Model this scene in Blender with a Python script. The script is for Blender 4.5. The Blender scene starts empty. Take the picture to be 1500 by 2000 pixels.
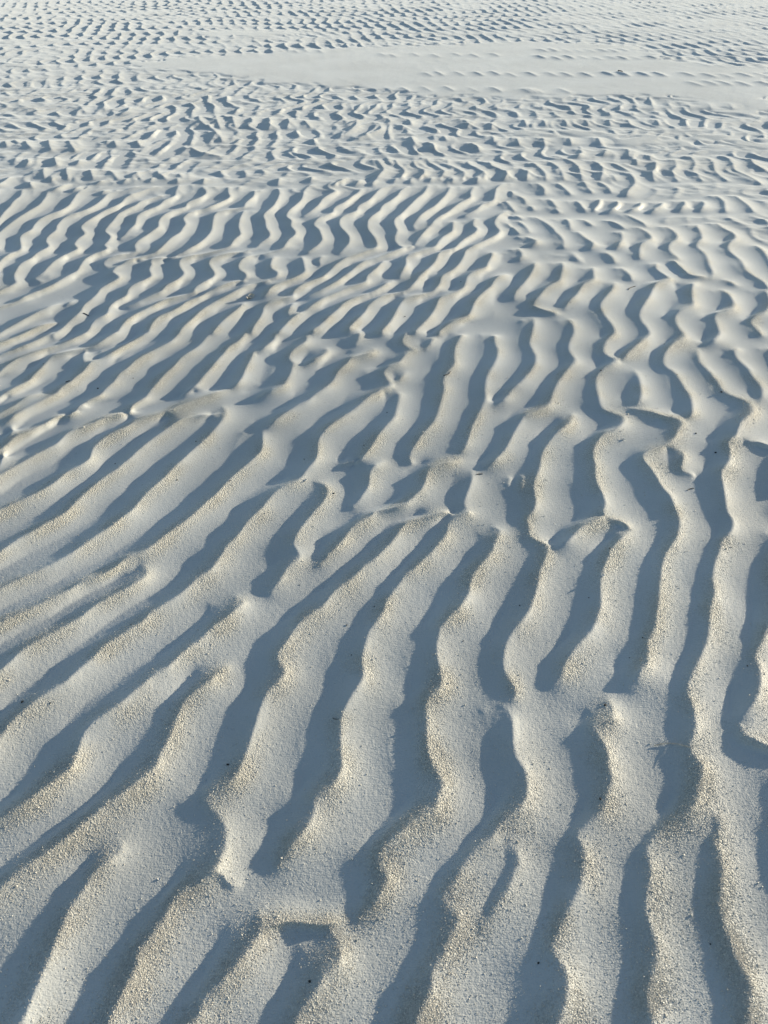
import bpy, math, time
import numpy as np

# ------------------------------------------------------------------ camera, sky, sun
scene = bpy.context.scene
COL = scene.collection
CAM_H = 1.4
cam = bpy.data.cameras.new("camera")
cam.sensor_fit = 'VERTICAL'
cam.sensor_height = 36.0
cam.lens = 26.0
cam.clip_start = 0.02
cam.clip_end = 6000.0
cam_ob = bpy.data.objects.new("camera", cam)
cam_ob.location = (0, 0, CAM_H)
cam_ob.rotation_euler = (math.radians(50.0), 0, 0)
COL.objects.link(cam_ob)
scene.camera = cam_ob

SUN_EL = math.radians(9.3)
SUN_AZ = math.radians(65.0)          # clockwise from the view direction (+Y)
w = bpy.data.worlds.new("World")
scene.world = w
w.use_nodes = True
nt = w.node_tree
bg = nt.nodes["Background"]
sky = nt.nodes.new("ShaderNodeTexSky")
sky.sky_type = 'NISHITA'
sky.sun_disc = False
sky.sun_elevation = SUN_EL
sky.sun_rotation = SUN_AZ
sky.air_density = 1.0
sky.dust_density = 0.6
sky.ozone_density = 1.2
nt.links.new(sky.outputs[0], bg.inputs[0])
bg.inputs[1].default_value = 0.11
sl = bpy.data.lights.new("sun", 'SUN')
sl.energy = 5.0
sl.angle = math.radians(0.5)
sl.color = (1.0, 0.865, 0.65)
so = bpy.data.objects.new("sun", sl)
S = np.array([math.sin(SUN_AZ) * math.cos(SUN_EL), math.cos(SUN_AZ) * math.cos(SUN_EL), math.sin(SUN_EL)])
from mathutils import Vector
so.rotation_euler = Vector(S).to_track_quat('Z', 'Y').to_euler()
so.location = (3, 2, 5)
COL.objects.link(so)
scene.view_settings.view_transform = 'Standard'
scene.view_settings.look = 'None'
scene.view_settings.gamma = 1.0
scene.view_settings.use_curve_mapping = False
scene.view_settings.exposure = 0.70

rng = np.random.default_rng(7)
SUN2 = np.array([math.sin(SUN_AZ), math.cos(SUN_AZ)])
TANE = math.tan(SUN_EL)

# ------------------------------------------------------------------ surveyed ripple crests (millimetres on the sand)
# each line: kind, crest line | foot of the lee slope
TRACE = """S 0 1 -506,679 -499,663 -513,643 -536,625 -543,606 -547,588 -561,564 -563,541 -563,524 -569,508 -570,492 -570,476 -574,455 -577,430 -579,405 -580,386 -587,374 -619,317 | -533,684 -548,668 -558,648 -575,629 -585,611 -601,592 -614,568 -625,545 -637,528 -642,512 -651,495 -659,479 -665,458 -669,433 -673,408 -679,389 -679,377 -682,309
S 0 1 -225,552 -217,540 -213,529 -217,513 -227,496 -239,480 -246,467 -261,454 -270,439 -290,424 -299,410 -296,395 -307,381 -311,374 -347,313 | -248,556 -259,544 -269,533 -287,516 -293,500 -302,484 -309,471 -306,458 -318,442 -326,427 -337,413 -348,398 -353,384 -357,377 -391,315
S 0 1 -92,518 -77,507 -75,493 -74,480 -75,467 -92,457 -104,446 -106,434 -118,419 -131,405 -140,390 -144,374 -162,304 | -126,522 -134,511 -142,497 -151,484 -162,470 -163,460 -168,450 -171,437 -178,422 -183,408 -187,393 -191,377 -206,306
S 0 0 230,680 243,670 252,660 255,647 251,635 243,622 235,607 227,592 216,577 202,562 191,548 180,534 172,523 | 222,685 225,675 227,665 231,652 231,639 223,627 215,611 203,596 195,581 185,566 177,552 169,538 165,527
S 0 1 660,733 657,719 651,705 645,694 629,682 629,672 633,659 631,640 626,621 616,597 608,576 599,556 598,539 598,522 598,506 598,490 600,474 604,458 609,446 610,436 604,423 596,409 590,394 581,373 549,301 | 658,738 651,724 643,710 634,699 621,687 611,677 600,664 589,645 582,626 574,601 565,580 557,560 552,543 547,526 544,509 542,493 544,477 549,462 551,449 552,439 550,426 548,412 546,397 540,376 520,303
S 1 1 821,816 813,790 795,754 780,733 782,712 780,692 774,669 764,646 756,627 753,612 750,597 730,505 | 779,822 772,795 764,759 755,738 734,717 724,697 711,674 702,651 698,632 702,616 708,601 741,526
S 0 1 -668,1454 -651,1440 -637,1423 -633,1407 -634,1391 -651,1369 -679,1339 -715,1310 -742,1281 -759,1252 -791,1219 -813,1197 -839,1176 -869,1144 -882,1114 -898,1084 -953,982 | -692,1465 -679,1451 -670,1435 -684,1419 -713,1403 -738,1381 -775,1351 -805,1321 -831,1292 -852,1263 -896,1229 -917,1207 -938,1186 -955,1154 -966,1123 -978,1092 -1019,982
S 0 1 -382,1320 -357,1296 -371,1273 -388,1245 -410,1223 -431,1201 -443,1175 -467,1149 -483,1128 -495,1108 -507,1088 -534,1069 -545,1050 -563,1027 -580,1004 -597,981 -621,959 -641,937 -649,916 -650,895 -647,875 -648,855 -647,835 -666,812 -680,793 -696,778 -710,760 -739,739 -814,685 | -434,1331 -443,1307 -452,1284 -464,1255 -477,1233 -490,1211 -505,1184 -524,1158 -552,1137 -576,1117 -595,1097 -610,1078 -625,1058 -650,1035 -670,1012 -682,989 -694,967 -702,945 -725,923 -740,902 -743,882 -743,861 -747,841 -750,818 -752,799 -755,784 -777,766 -786,744 -819,658
S 0 1 -368,1096 -382,1082 -391,1067 -399,1048 -426,1025 -445,1002 -452,980 -455,957 -457,936 -460,915 -463,894 -469,873 -472,853 -473,834 -499,803 -521,781 -534,766 -557,752 -568,731 -588,710 -602,690 -619,673 -636,657 -655,638 -680,619 -695,600 -746,537 | -415,1105 -441,1090 -454,1076 -466,1057 -477,1033 -491,1010 -497,987 -507,965 -517,943 -527,922 -536,901 -542,880 -548,860 -556,840 -566,809 -584,787 -593,772 -602,758 -626,736 -643,715 -666,695 -686,678 -703,662 -718,642 -730,623 -741,605 -783,536
S 1 1 192,1632 132,1612 73,1591 48,1564 33,1529 14,1495 -5,1469 -23,1443 -50,1418 -68,1393 -85,1368 -111,1345 -132,1321 -143,1298 -155,1275 -179,1252 -207,1225 -221,1198 -231,1171 -245,1145 -255,1125 -245,1105 -231,1085 -231,1065 -242,1046 -263,1023 -270,1000 -275,978 -278,956 -281,930 -285,905 -288,880 -293,856 -297,832 -301,813 -316,798 -352,784 -359,769 -350,754 -333,740 -317,723 -308,705 -304,688 -302,672 -303,656 -307,640 -310,624 -330,608 -355,593 -376,576 -385,558 -387,541 -398,524 -406,507 -420,491 -419,475 -417,460 -424,442 -431,424 -437,405 -441,391 -442,374 -446,304 | 104,1646 59,1625 20,1604 -2,1576 -24,1541 -47,1508 -66,1481 -93,1455 -115,1430 -132,1404 -149,1380 -161,1355 -195,1332 -219,1308 -230,1285 -241,1262 -264,1235 -286,1208 -308,1181 -317,1155 -326,1134 -328,1114 -319,1094 -314,1074 -315,1055 -320,1031 -332,1008 -348,986 -355,963 -362,937 -365,912 -365,887 -360,863 -360,839 -363,820 -371,804 -389,789 -397,775 -401,760 -362,746 -349,728 -344,711 -350,694 -360,677 -373,661 -383,644 -386,629 -392,613 -398,598 -413,580 -430,562 -441,545 -452,528 -460,511 -473,495 -480,479 -490,463 -505,445 -509,428 -510,408 -508,394 -509,377 -509,306
S 1 0 -25,1639 -44,1610 -82,1582 -101,1554 -109,1526 -127,1499 -149,1473 -161,1447 -176,1431 | -70,1652 -103,1623 -142,1595 -159,1567 -177,1539 -180,1511 -181,1484 -186,1458 -194,1441
S 1 0 246,1630 210,1609 182,1588 180,1560 170,1525 145,1492 125,1459 96,1427 77,1402 54,1384 45,1366 35,1342 18,1318 4,1283 -4,1249 -21,1222 -37,1195 -41,1174 -45,1153 -51,1127 -52,1102 -46,1078 -49,1054 -58,1035 -69,1017 -78,998 -87,976 -94,954 -93,933 -94,912 -92,887 -90,863 -86,831 -91,816 -97,801 -110,786 -137,771 -141,757 -136,739 -142,722 -149,705 -161,688 -175,671 -184,655 -195,646 -197,633 | 203,1643 177,1622 156,1600 135,1572 112,1538 92,1504 74,1471 55,1438 36,1413 18,1395 7,1376 -4,1352 -26,1328 -48,1293 -64,1259 -76,1232 -84,1204 -104,1183 -115,1162 -126,1137 -131,1111 -128,1086 -126,1062 -125,1043 -136,1025 -146,1006 -154,984 -162,962 -168,940 -174,919 -179,894 -177,869 -178,838 -169,822 -165,807 -170,792 -181,777 -194,763 -204,745 -214,727 -223,710 -228,693 -232,676 -239,660 -242,650 -247,638
S 0 0 312,1570 325,1556 323,1535 305,1508 297,1475 280,1443 254,1411 233,1380 224,1350 219,1320 205,1291 188,1263 161,1236 138,1209 134,1182 127,1156 125,1130 126,1105 131,1081 133,1057 132,1033 115,1015 95,997 93,975 93,953 93,931 91,906 92,882 96,857 104,830 114,815 120,800 117,785 109,770 107,756 104,742 77,728 50,711 33,694 10,677 -10,658 -10,642 -3,629 5,617 9,604 3,595 -6,583 -12,572 -21,563 -36,551 -45,540 | 276,1582 270,1568 265,1547 256,1520 239,1487 222,1454 201,1422 176,1391 161,1361 146,1331 131,1302 123,1273 111,1245 99,1218 88,1191 74,1165 59,1139 52,1114 54,1089 67,1065 64,1041 58,1023 50,1004 32,982 21,960 15,939 13,913 13,888 13,864 23,837 32,821 40,806 45,791 48,776 44,762 27,747 10,733 -7,716 -20,699 -33,682 -49,663 -61,647 -66,634 -57,621 -54,609 -50,600 -47,588 -43,576 -46,567 -55,555 -59,544
S 0 1 262,987 275,969 280,951 279,930 276,905 274,880 275,856 289,829 292,806 289,784 283,762 274,748 258,734 233,720 218,703 209,687 185,670 164,654 153,638 142,623 135,607 121,595 105,580 110,563 127,551 133,542 131,531 125,520 114,506 106,493 102,480 90,469 80,459 81,444 79,429 73,414 61,400 55,388 49,374 20,305 | 248,994 224,976 211,959 201,937 195,912 196,887 198,863 209,835 217,812 225,790 228,768 221,754 210,740 198,726 186,708 168,692 150,675 136,659 116,643 105,627 95,612 91,599 78,584 68,567 64,555 64,546 63,535 65,524 64,510 59,497 50,483 41,473 29,462 17,447 6,432 -8,417 -14,402 -17,391 -22,376 -48,307
P 1 0 613,1610 647,1590 672,1575 693,1552 | 623,1603 652,1580 672,1563 688,1554
S 0 0 690,1548 664,1521 639,1495 612,1469 608,1450 590,1418 574,1387 563,1357 556,1327 550,1298 544,1270 531,1242 519,1215 506,1193 490,1173 469,1152 454,1137 438,1117 422,1093 414,1073 401,1054 382,1038 | 652,1560 631,1533 597,1506 573,1480 564,1460 546,1429 528,1398 511,1367 496,1337 489,1308 483,1279 478,1251 466,1224 458,1202 444,1181 423,1161 408,1146 389,1125 373,1101 364,1081 362,1062 368,1046
S 1 0 838,1617 834,1581 822,1546 805,1512 779,1479 756,1447 740,1416 727,1385 717,1355 706,1325 698,1296 688,1268 676,1240 667,1213 653,1187 638,1166 628,1146 625,1125 619,1106 610,1086 589,1067 577,1048 557,1032 | 785,1629 787,1593 780,1558 763,1524 743,1490 718,1458 700,1426 681,1395 666,1365 657,1335 647,1306 640,1277 630,1250 621,1222 612,1196 599,1175 586,1154 571,1134 556,1114 545,1094 537,1075 532,1056 534,1040
S 0 1 503,996 506,976 502,959 499,946 450,929 457,908 467,888 470,867 467,848 464,828 467,809 459,791 448,773 441,755 430,737 406,720 383,703 369,686 377,673 379,663 378,647 373,631 367,616 360,598 347,580 334,562 323,545 315,534 307,520 298,506 288,495 289,485 296,474 305,461 307,448 304,436 302,421 294,404 285,392 276,374 243,303 | 464,1003 456,983 449,966 431,953 415,936 400,915 388,894 385,874 388,854 397,835 407,815 410,797 407,778 399,760 391,742 375,725 359,708 346,691 334,678 327,668 319,652 312,636 308,620 304,602 300,584 294,566 289,549 283,538 273,524 262,510 251,499 244,488 234,478 226,465 220,452 215,439 212,424 204,407 200,395 195,376 175,304
S 1 0 1087,1522 1078,1489 1061,1457 1044,1425 1027,1394 1011,1352 1004,1322 997,1293 983,1260 958,1227 931,1195 911,1164 885,1134 872,1109 872,1094 869,1075 862,1051 851,1028 837,1005 822,988 805,970 789,957 773,940 769,923 770,907 | 1061,1533 1044,1500 1013,1467 992,1436 974,1404 954,1362 945,1332 939,1303 926,1269 912,1236 898,1204 882,1172 865,1142 846,1117 832,1102 818,1083 801,1059 789,1036 780,1013 775,995 771,977 762,964 754,947 750,930 746,913
P 0 1 773,940 769,923 770,907 787,894 804,882 828,868 850,854 934,803 | 754,947 750,930 747,909 748,887 776,874 801,864 825,852 847,837 925,781
S 0 1 -583,2197 -680,2172 -719,2132 -745,2092 -771,2053 -790,2014 -808,1976 -821,1939 -836,1911 -845,1884 -876,1841 -895,1798 -913,1756 -926,1715 -934,1675 -954,1644 -983,1615 -1002,1585 -1031,1556 -1049,1528 -1066,1500 -1143,1379 | -748,2227 -771,2195 -797,2154 -817,2113 -842,2073 -860,2033 -884,1995 -901,1958 -910,1930 -913,1902 -932,1857 -956,1814 -979,1772 -1002,1731 -1024,1691 -1043,1660 -1077,1630 -1111,1600 -1128,1571 -1145,1542 -1162,1514 -1235,1391
S 0 1 -566,2240 -552,2206 -553,2162 -568,2110 -582,2060 -602,2011 -626,1965 -645,1919 -668,1874 -679,1830 -702,1788 -723,1747 -733,1707 -743,1667 -768,1629 -788,1592 -816,1557 -839,1521 -862,1487 -893,1454 -928,1421 -967,1390 -1000,1359 -1094,1271 | -595,2259 -596,2225 -612,2182 -632,2130 -651,2080 -676,2031 -705,1984 -734,1938 -756,1893 -772,1849 -793,1806 -797,1763 -812,1723 -831,1683 -861,1645 -894,1608 -926,1572 -963,1536 -999,1502 -1028,1468 -1057,1435 -1090,1403 -1118,1371 -1201,1275
S 0 1 -408,2088 -403,2047 -397,1998 -396,1950 -418,1905 -444,1862 -470,1819 -489,1778 -503,1737 -527,1698 -547,1659 -567,1622 -594,1585 -620,1550 -641,1515 -663,1488 -703,1462 -722,1429 -754,1397 -797,1373 -823,1342 -862,1313 -895,1284 -933,1255 -1029,1181 | -452,2106 -481,2067 -488,2018 -492,1970 -498,1923 -513,1879 -543,1836 -567,1794 -591,1753 -614,1714 -631,1675 -657,1637 -678,1600 -709,1564 -738,1529 -754,1501 -780,1475 -821,1442 -862,1410 -881,1385 -920,1354 -958,1324 -986,1295 -1014,1266 -1098,1177
S 0 1 -567,2357 -623,2321 -679,2285 -721,2254 -773,2213 -827,2184 -867,2155 -882,2124 -930,2085 -956,2035 -961,1996 -952,1947 -968,1910 -1000,1875 -1015,1839 -1030,1805 -1055,1771 -1085,1739 -1120,1707 -1229,1605 | -668,2384 -743,2349 -798,2312 -853,2282 -910,2240 -901,2206 -922,2174 -962,2145 -985,2104 -1023,2055 -1056,2016 -1068,1968 -1083,1930 -1126,1895 -1156,1860 -1170,1824 -1183,1790 -1206,1756 -1223,1724 -1298,1581
S 1 1 -722,2826 -736,2752 -757,2681 -798,2615 -811,2548 -836,2484 -847,2422 -861,2373 -862,2325 -875,2302 -897,2269 -910,2224 -975,2196 -1010,2155 -1069,2116 -1085,2075 -1094,2034 -1126,1996 -1152,1958 -1177,1921 -1202,1885 -1295,1744 | -779,2853 -785,2777 -827,2708 -896,2645 -899,2576 -917,2511 -940,2448 -940,2398 -939,2349 -1030,2333 -1083,2301 -1106,2256 -1132,2224 -1160,2181 -1187,2139 -1202,2098 -1222,2057 -1241,2017 -1260,1979 -1284,1941 -1301,1904 -1377,1744
S 1 1 -854,2842 -866,2767 -903,2712 -945,2660 -980,2607 -993,2554 -1019,2503 -1017,2451 -1035,2402 -1040,2353 -1063,2325 -1094,2286 -1111,2241 -1155,2210 -1176,2167 -1207,2136 -1249,2107 -1262,2065 -1324,1867 | -912,2869 -968,2799 -1003,2743 -1060,2691 -1079,2636 -1076,2580 -1109,2530 -1119,2478 -1130,2428 -1120,2377 -1162,2350 -1206,2311 -1247,2267 -1271,2234 -1279,2190 -1290,2157 -1314,2126 -1332,2085 -1411,1906
S 0 1 -1309,2182 -1291,2153 -1284,2120 -1217,1811 | -1356,2201 -1357,2173 -1355,2140 -1341,1864
S 0 1 -1279,2398 -1326,2352 -1339,2305 -1363,2271 -1474,2112 | -1396,2425 -1409,2376 -1421,2328 -1432,2292 -1495,2075
S 0 0 -40,2614 -46,2573 -124,2541 -135,2502 -169,2454 -179,2405 -192,2358 -221,2313 -249,2281 -265,2248 -309,2208 -341,2167 -372,2127 -396,2087 | -101,2639 -153,2603 -211,2568 -232,2530 -241,2479 -241,2429 -250,2380 -316,2338 -325,2304 -334,2270 -378,2229 -434,2190 -446,2148 -458,2107
S 1 0 -310,2745 -312,2686 -355,2634 -370,2580 -346,2537 -346,2498 -350,2447 -358,2398 -361,2362 -401,2330 -447,2298 | -355,2770 -419,2718 -434,2662 -434,2606 -409,2562 -424,2524 -425,2472 -425,2422 -459,2388 -505,2356 -538,2323
S 0 0 -228,2641 -219,2605 -237,2566 -274,2536 -298,2509 | -277,2666 -295,2632 -309,2592 -316,2559 -333,2530
S 1 0 -96,2750 -102,2706 -114,2664 | -160,2777 -165,2733 -129,2685
S 1 0 -447,2792 -440,2731 -468,2676 -502,2623 | -508,2819 -522,2760 -535,2703 -561,2649
S 0 1 112,2585 91,2560 71,2522 58,2484 6,2451 0,2414 16,2376 25,2328 -6,2295 -42,2264 -66,2232 -94,2191 -123,2150 -156,2111 -188,2072 -209,2034 -214,1986 -211,1939 -216,1894 -239,1851 -252,1808 -271,1784 -314,1753 -336,1721 -348,1690 -359,1659 -388,1615 -402,1578 -412,1543 -435,1508 -443,1474 -452,1441 -464,1409 -495,1378 -511,1347 -532,1318 -560,1289 -588,1260 -599,1232 -626,1205 -652,1178 -678,1152 -686,1126 -703,1101 -719,1076 -731,1052 -755,1029 -778,1006 -796,983 -811,961 -821,939 -828,909 -852,802 | 80,2607 53,2582 7,2546 -6,2508 -61,2474 -63,2437 -57,2399 -50,2350 -104,2320 -134,2288 -145,2255 -155,2211 -212,2172 -233,2132 -253,2092 -279,2053 -294,2005 -296,1958 -299,1912 -306,1867 -312,1824 -362,1801 -395,1769 -411,1737 -427,1705 -441,1674 -466,1629 -474,1592 -488,1556 -510,1522 -527,1488 -540,1454 -547,1421 -563,1390 -587,1359 -621,1329 -649,1300 -676,1271 -694,1243 -716,1215 -733,1188 -754,1161 -770,1135 -786,1110 -797,1085 -816,1061 -835,1037 -850,1014 -856,991 -866,968 -880,946 -890,916 -923,815
S 0 0 82,2425 69,2396 53,2361 43,2340 | 32,2447 35,2416 34,2379 12,2359
S 1 0 89,2730 74,2673 87,2629 119,2591 108,2569 | 28,2756 24,2698 40,2653 60,2616 79,2591
S 1 0 195,2675 180,2634 161,2594 | 149,2699 141,2657 146,2615
S 0 0 24,2299 54,2279 54,2245 47,2202 41,2160 35,2119 6,2070 -17,2022 -33,1975 -49,1939 -60,1912 -81,1891 -134,1876 | 0,2317 0,2300 3,2265 6,2221 -12,2179 -35,2138 -63,2089 -90,2041 -111,1994 -116,1956 -120,1929 -141,1907 -178,1892
S 0 0 -214,1794 -182,1780 -170,1754 -168,1722 -181,1683 -199,1653 -220,1609 -237,1573 -248,1537 -250,1510 -234,1482 -228,1458 -235,1442 -256,1423 -263,1404 -270,1379 -285,1354 -295,1330 | -237,1807 -220,1794 -213,1769 -226,1737 -243,1697 -256,1667 -271,1622 -302,1586 -320,1551 -319,1523 -306,1495 -289,1470 -297,1454 -313,1435 -325,1416 -335,1390 -350,1366 -360,1341
S 0 0 -5,1896 -5,1878 -27,1857 -42,1832 -44,1798 -46,1757 -61,1725 -76,1694 -95,1672 | -49,1912 -81,1895 -102,1874 -112,1848 -116,1814 -109,1772 -103,1739 -104,1708 -116,1685
S 0 1 241,1889 213,1864 142,1832 130,1799 124,1766 112,1735 91,1704 75,1681 50,1659 -15,1642 | 162,1906 113,1881 74,1848 63,1815 55,1782 49,1749 46,1718 5,1696 -30,1674 -65,1656
S 1 0 311,2694 294,2652 277,2598 269,2531 267,2466 232,2407 215,2348 216,2302 206,2246 194,2192 183,2140 172,2100 153,2061 123,2014 105,1968 87,1932 81,1905 86,1880 | 259,2718 239,2676 226,2621 206,2555 193,2490 180,2428 155,2369 147,2323 142,2266 140,2211 129,2159 116,2118 97,2079 73,2031 50,1985 38,1948 44,1920 62,1894
S 1 0 437,2683 431,2627 436,2558 422,2493 399,2432 374,2372 362,2315 358,2269 356,2225 340,2183 323,2132 302,2083 286,2034 274,1987 262,1951 243,1915 | 387,2707 385,2650 381,2581 371,2515 349,2453 325,2393 307,2335 306,2289 311,2244 290,2202 279,2150 264,2099 243,2051 228,2004 215,1967 202,1931
S 0 1 268,1827 270,1794 262,1761 252,1730 241,1699 234,1668 246,1638 | 228,1842 217,1808 207,1776 195,1744 185,1712 181,1682 199,1651
S 0 0 420,1797 416,1764 405,1725 | 392,1810 378,1778 373,1738
S 0 0 915,2385 911,2332 903,2276 891,2222 869,2180 850,2149 | 891,2403 869,2351 849,2294 833,2240 826,2197 824,2166
P 0 1 830,2140 868,2130 904,2115 926,2092 958,2086 980,2065 980,2046 961,2018 939,1981 912,1946 879,1924 831,1903 804,1874 809,1839 817,1810 821,1769 825,1730 838,1687 839,1653 833,1617 | 828,2145 854,2136 886,2125 906,2114 918,2097 909,2063 895,2034 863,1997 832,1961 799,1940 771,1914 760,1888 757,1854 755,1816 748,1775 749,1739 760,1700 781,1670 785,1629
S 0 0 636,2117 625,2087 614,2058 587,2030 552,1994 523,1949 500,1905 488,1862 476,1820 459,1779 448,1739 447,1700 441,1662 426,1625 406,1604 408,1582 409,1561 407,1533 423,1512 444,1499 449,1485 442,1459 428,1427 412,1396 402,1359 393,1329 382,1300 369,1272 356,1244 335,1217 316,1196 300,1169 289,1144 284,1124 279,1099 280,1074 286,1055 295,1036 297,1018 292,1000 277,989 | 601,2133 579,2104 557,2075 529,2047 507,2010 489,1964 466,1920 449,1876 416,1835 395,1794 385,1753 382,1714 375,1676 385,1638 394,1615 389,1594 383,1573 375,1545 384,1524 405,1510 415,1496 397,1470 383,1438 372,1406 344,1370 327,1340 315,1310 305,1282 295,1254 279,1226 272,1205 257,1178 238,1152 224,1132 215,1107 215,1083 221,1063 227,1044 240,1026 254,1007 256,996
S 0 1 1181,2526 1170,2481 1164,2431 1173,2382 1179,2335 1181,2290 1181,2245 1199,2213 1227,2191 1242,2170 1243,2139 1232,2109 1210,2080 1168,2042 1144,2004 1125,1968 1092,1942 1088,1906 1076,1872 1059,1838 1027,1806 1017,1781 1008,1742 998,1696 987,1651 980,1614 985,1586 975,1558 958,1531 928,1504 915,1478 901,1452 880,1420 865,1389 853,1353 847,1324 836,1295 818,1267 807,1239 798,1212 787,1186 775,1160 758,1134 742,1110 725,1085 707,1062 692,1038 683,1015 684,997 686,979 682,962 677,945 675,928 663,907 652,891 644,875 649,859 655,843 659,828 648,809 633,790 629,772 620,754 601,736 569,719 532,696 520,686 503,673 496,660 496,647 497,631 492,615 484,597 475,579 468,562 467,545 468,528 470,511 470,495 465,479 459,466 451,453 444,438 437,428 432,416 430,404 432,392 431,373 427,302 | 1158,2545 1141,2500 1135,2450 1135,2401 1139,2353 1145,2307 1142,2262 1155,2229 1177,2207 1199,2186 1194,2155 1155,2125 1128,2096 1098,2058 1080,2020 1063,1983 1037,1956 1042,1921 1031,1886 1004,1852 978,1819 949,1795 942,1755 937,1708 938,1663 938,1626 941,1597 939,1569 930,1542 911,1515 886,1488 869,1463 849,1431 831,1400 812,1363 799,1334 790,1304 781,1276 770,1248 760,1221 749,1194 737,1168 723,1143 705,1118 686,1093 669,1069 662,1046 650,1023 635,1005 626,987 625,969 627,952 624,935 616,914 608,897 598,881 591,865 587,849 584,834 589,815 587,796 582,778 570,760 551,742 536,724 513,701 504,691 490,677 474,664 461,651 451,636 444,620 439,602 433,584 426,566 420,549 417,532 416,515 415,499 413,483 411,470 405,457 400,441 395,431 383,419 376,407 372,395 365,376 337,304
S 0 0 1338,2534 1307,2502 1310,2439 1320,2390 1317,2332 1321,2286 1316,2242 1301,2210 1275,2164 | 1281,2554 1273,2522 1276,2458 1283,2409 1281,2349 1282,2303 1272,2259 1269,2227 1269,2179
S 1 1 1462,2525 1455,2473 1447,2424 1439,2388 1365,2054 | 1415,2544 1415,2492 1408,2442 1413,2406 1446,2147
P 0 1 1145,1948 1186,1940 1212,1923 1247,1903 1282,1886 1420,1817 | 1159,1947 1189,1925 1211,1912 1242,1895 1277,1877 1415,1809
S 1 1 1236,1904 1223,1869 1210,1836 1202,1803 1194,1771 1192,1739 1183,1716 | 1207,1917 1189,1883 1161,1849 1138,1816 1126,1784 1129,1752 1136,1729
S 0 0 919,1914 939,1901 934,1875 919,1841 909,1808 935,1791 | 867,1929 898,1915 888,1889 881,1855 884,1821 890,1805
B 1 1 -2389,4773 -2382,4650 -2356,4038 | -2320,4803 -2314,4679 -2296,4062
B 0 1 -2231,4771 -2196,4647 -2204,4559 -2192,4474 -2190,4365 -2179,4260 -2118,3662 | -2171,4802 -2137,4677 -2146,4588 -2145,4502 -2144,4392 -2144,4286 -2146,3749
B 0 1 -2066,4753 -2040,4645 -2030,4556 -2030,4470 -2051,4388 -2071,4309 -2091,4208 -2102,4110 -2093,4015 -2066,3923 -2040,3856 | -2001,4783 -1970,4674 -1971,4584 -1972,4498 -1994,4415 -2015,4335 -2027,4232 -2058,4134 -2040,4039 -2015,3946 -2007,3879
B 0 1 -1848,4830 -1862,4702 -1855,4581 -1848,4466 -1871,4383 -1913,4331 -1945,4254 -1947,4178 -1935,4104 -1966,4034 -1945,3964 -1915,3895 -1903,3850 -1933,3787 -1953,3724 -1947,3662 -1931,3601 -1783,3026 | -1764,4860 -1790,4732 -1805,4610 -1810,4494 -1833,4411 -1846,4357 -1869,4278 -1882,4202 -1885,4128 -1898,4057 -1882,3986 -1862,3917 -1869,3873 -1882,3808 -1912,3746 -1915,3684 -1918,3623 -1933,3191
B 0 1 -1638,4760 -1675,4667 -1681,4547 -1697,4461 -1732,4379 -1800,4314 -1818,4249 -1817,4173 -1797,4098 -1810,4027 -1805,3957 -1763,3887 -1766,3843 -1797,3780 -1801,3716 -1832,3656 -1826,3595 -1817,3535 -1790,3475 -1770,3445 -1778,3399 -1805,3363 -1824,3328 -1952,3080 | -1574,4791 -1623,4697 -1641,4576 -1647,4489 -1683,4406 -1742,4340 -1761,4274 -1756,4197 -1731,4122 -1746,4050 -1732,3979 -1709,3909 -1722,3865 -1736,3800 -1768,3738 -1772,3676 -1768,3614 -1768,3555 -1750,3495 -1696,3462 -1713,3416 -1750,3381 -1786,3347 -1965,3174
B 0 0 -1431,4821 -1482,4724 -1544,4602 -1553,4484 -1612,4374 -1638,4294 -1663,4217 -1674,4142 -1619,4041 -1635,3971 -1636,3902 -1592,3832 -1625,3769 -1647,3728 -1671,3666 -1676,3605 -1681,3546 -1706,3498 -1658,3456 | -1387,4852 -1418,4755 -1481,4631 -1522,4513 -1552,4401 -1599,4321 -1615,4242 -1602,4165 -1559,4064 -1571,3993 -1559,3923 -1557,3855 -1582,3790 -1622,3750 -1619,3687 -1603,3624 -1639,3566 -1640,3516 -1626,3476
B 0 1 -1341,4657 -1436,4539 -1454,4452 -1515,4343 -1515,4236 -1522,4159 -1525,4085 -1467,3997 -1463,3914 -1471,3880 -1443,3844 -1439,3800 -1481,3759 -1515,3697 -1517,3635 -1513,3593 -1510,3543 -1537,3495 -1561,3439 -1583,3384 -1622,3332 -1668,3281 -1697,3229 -1745,3189 -1924,3035 | -1298,4687 -1394,4567 -1393,4479 -1475,4370 -1456,4261 -1474,4184 -1473,4108 -1440,4021 -1412,3936 -1398,3901 -1375,3865 -1403,3822 -1436,3780 -1480,3719 -1461,3654 -1422,3609 -1451,3561 -1504,3516 -1511,3458 -1535,3402 -1583,3350 -1630,3299 -1668,3248 -1716,3208 -1898,3054
B 0 0 -1278,4850 -1271,4718 -1251,4623 -1303,4533 -1313,4446 -1350,4391 -1399,4310 -1388,4229 -1378,4151 -1396,4077 -1399,4016 -1423,3970 | -1211,4882 -1174,4747 -1218,4653 -1250,4562 -1251,4473 -1298,4418 -1348,4336 -1338,4255 -1348,4177 -1348,4101 -1323,4037 -1386,3993
B 0 0 -1306,3767 -1387,3708 -1411,3668 -1398,3625 -1365,3597 | -1243,3787 -1307,3726 -1349,3687 -1346,3644 -1339,3619
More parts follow.
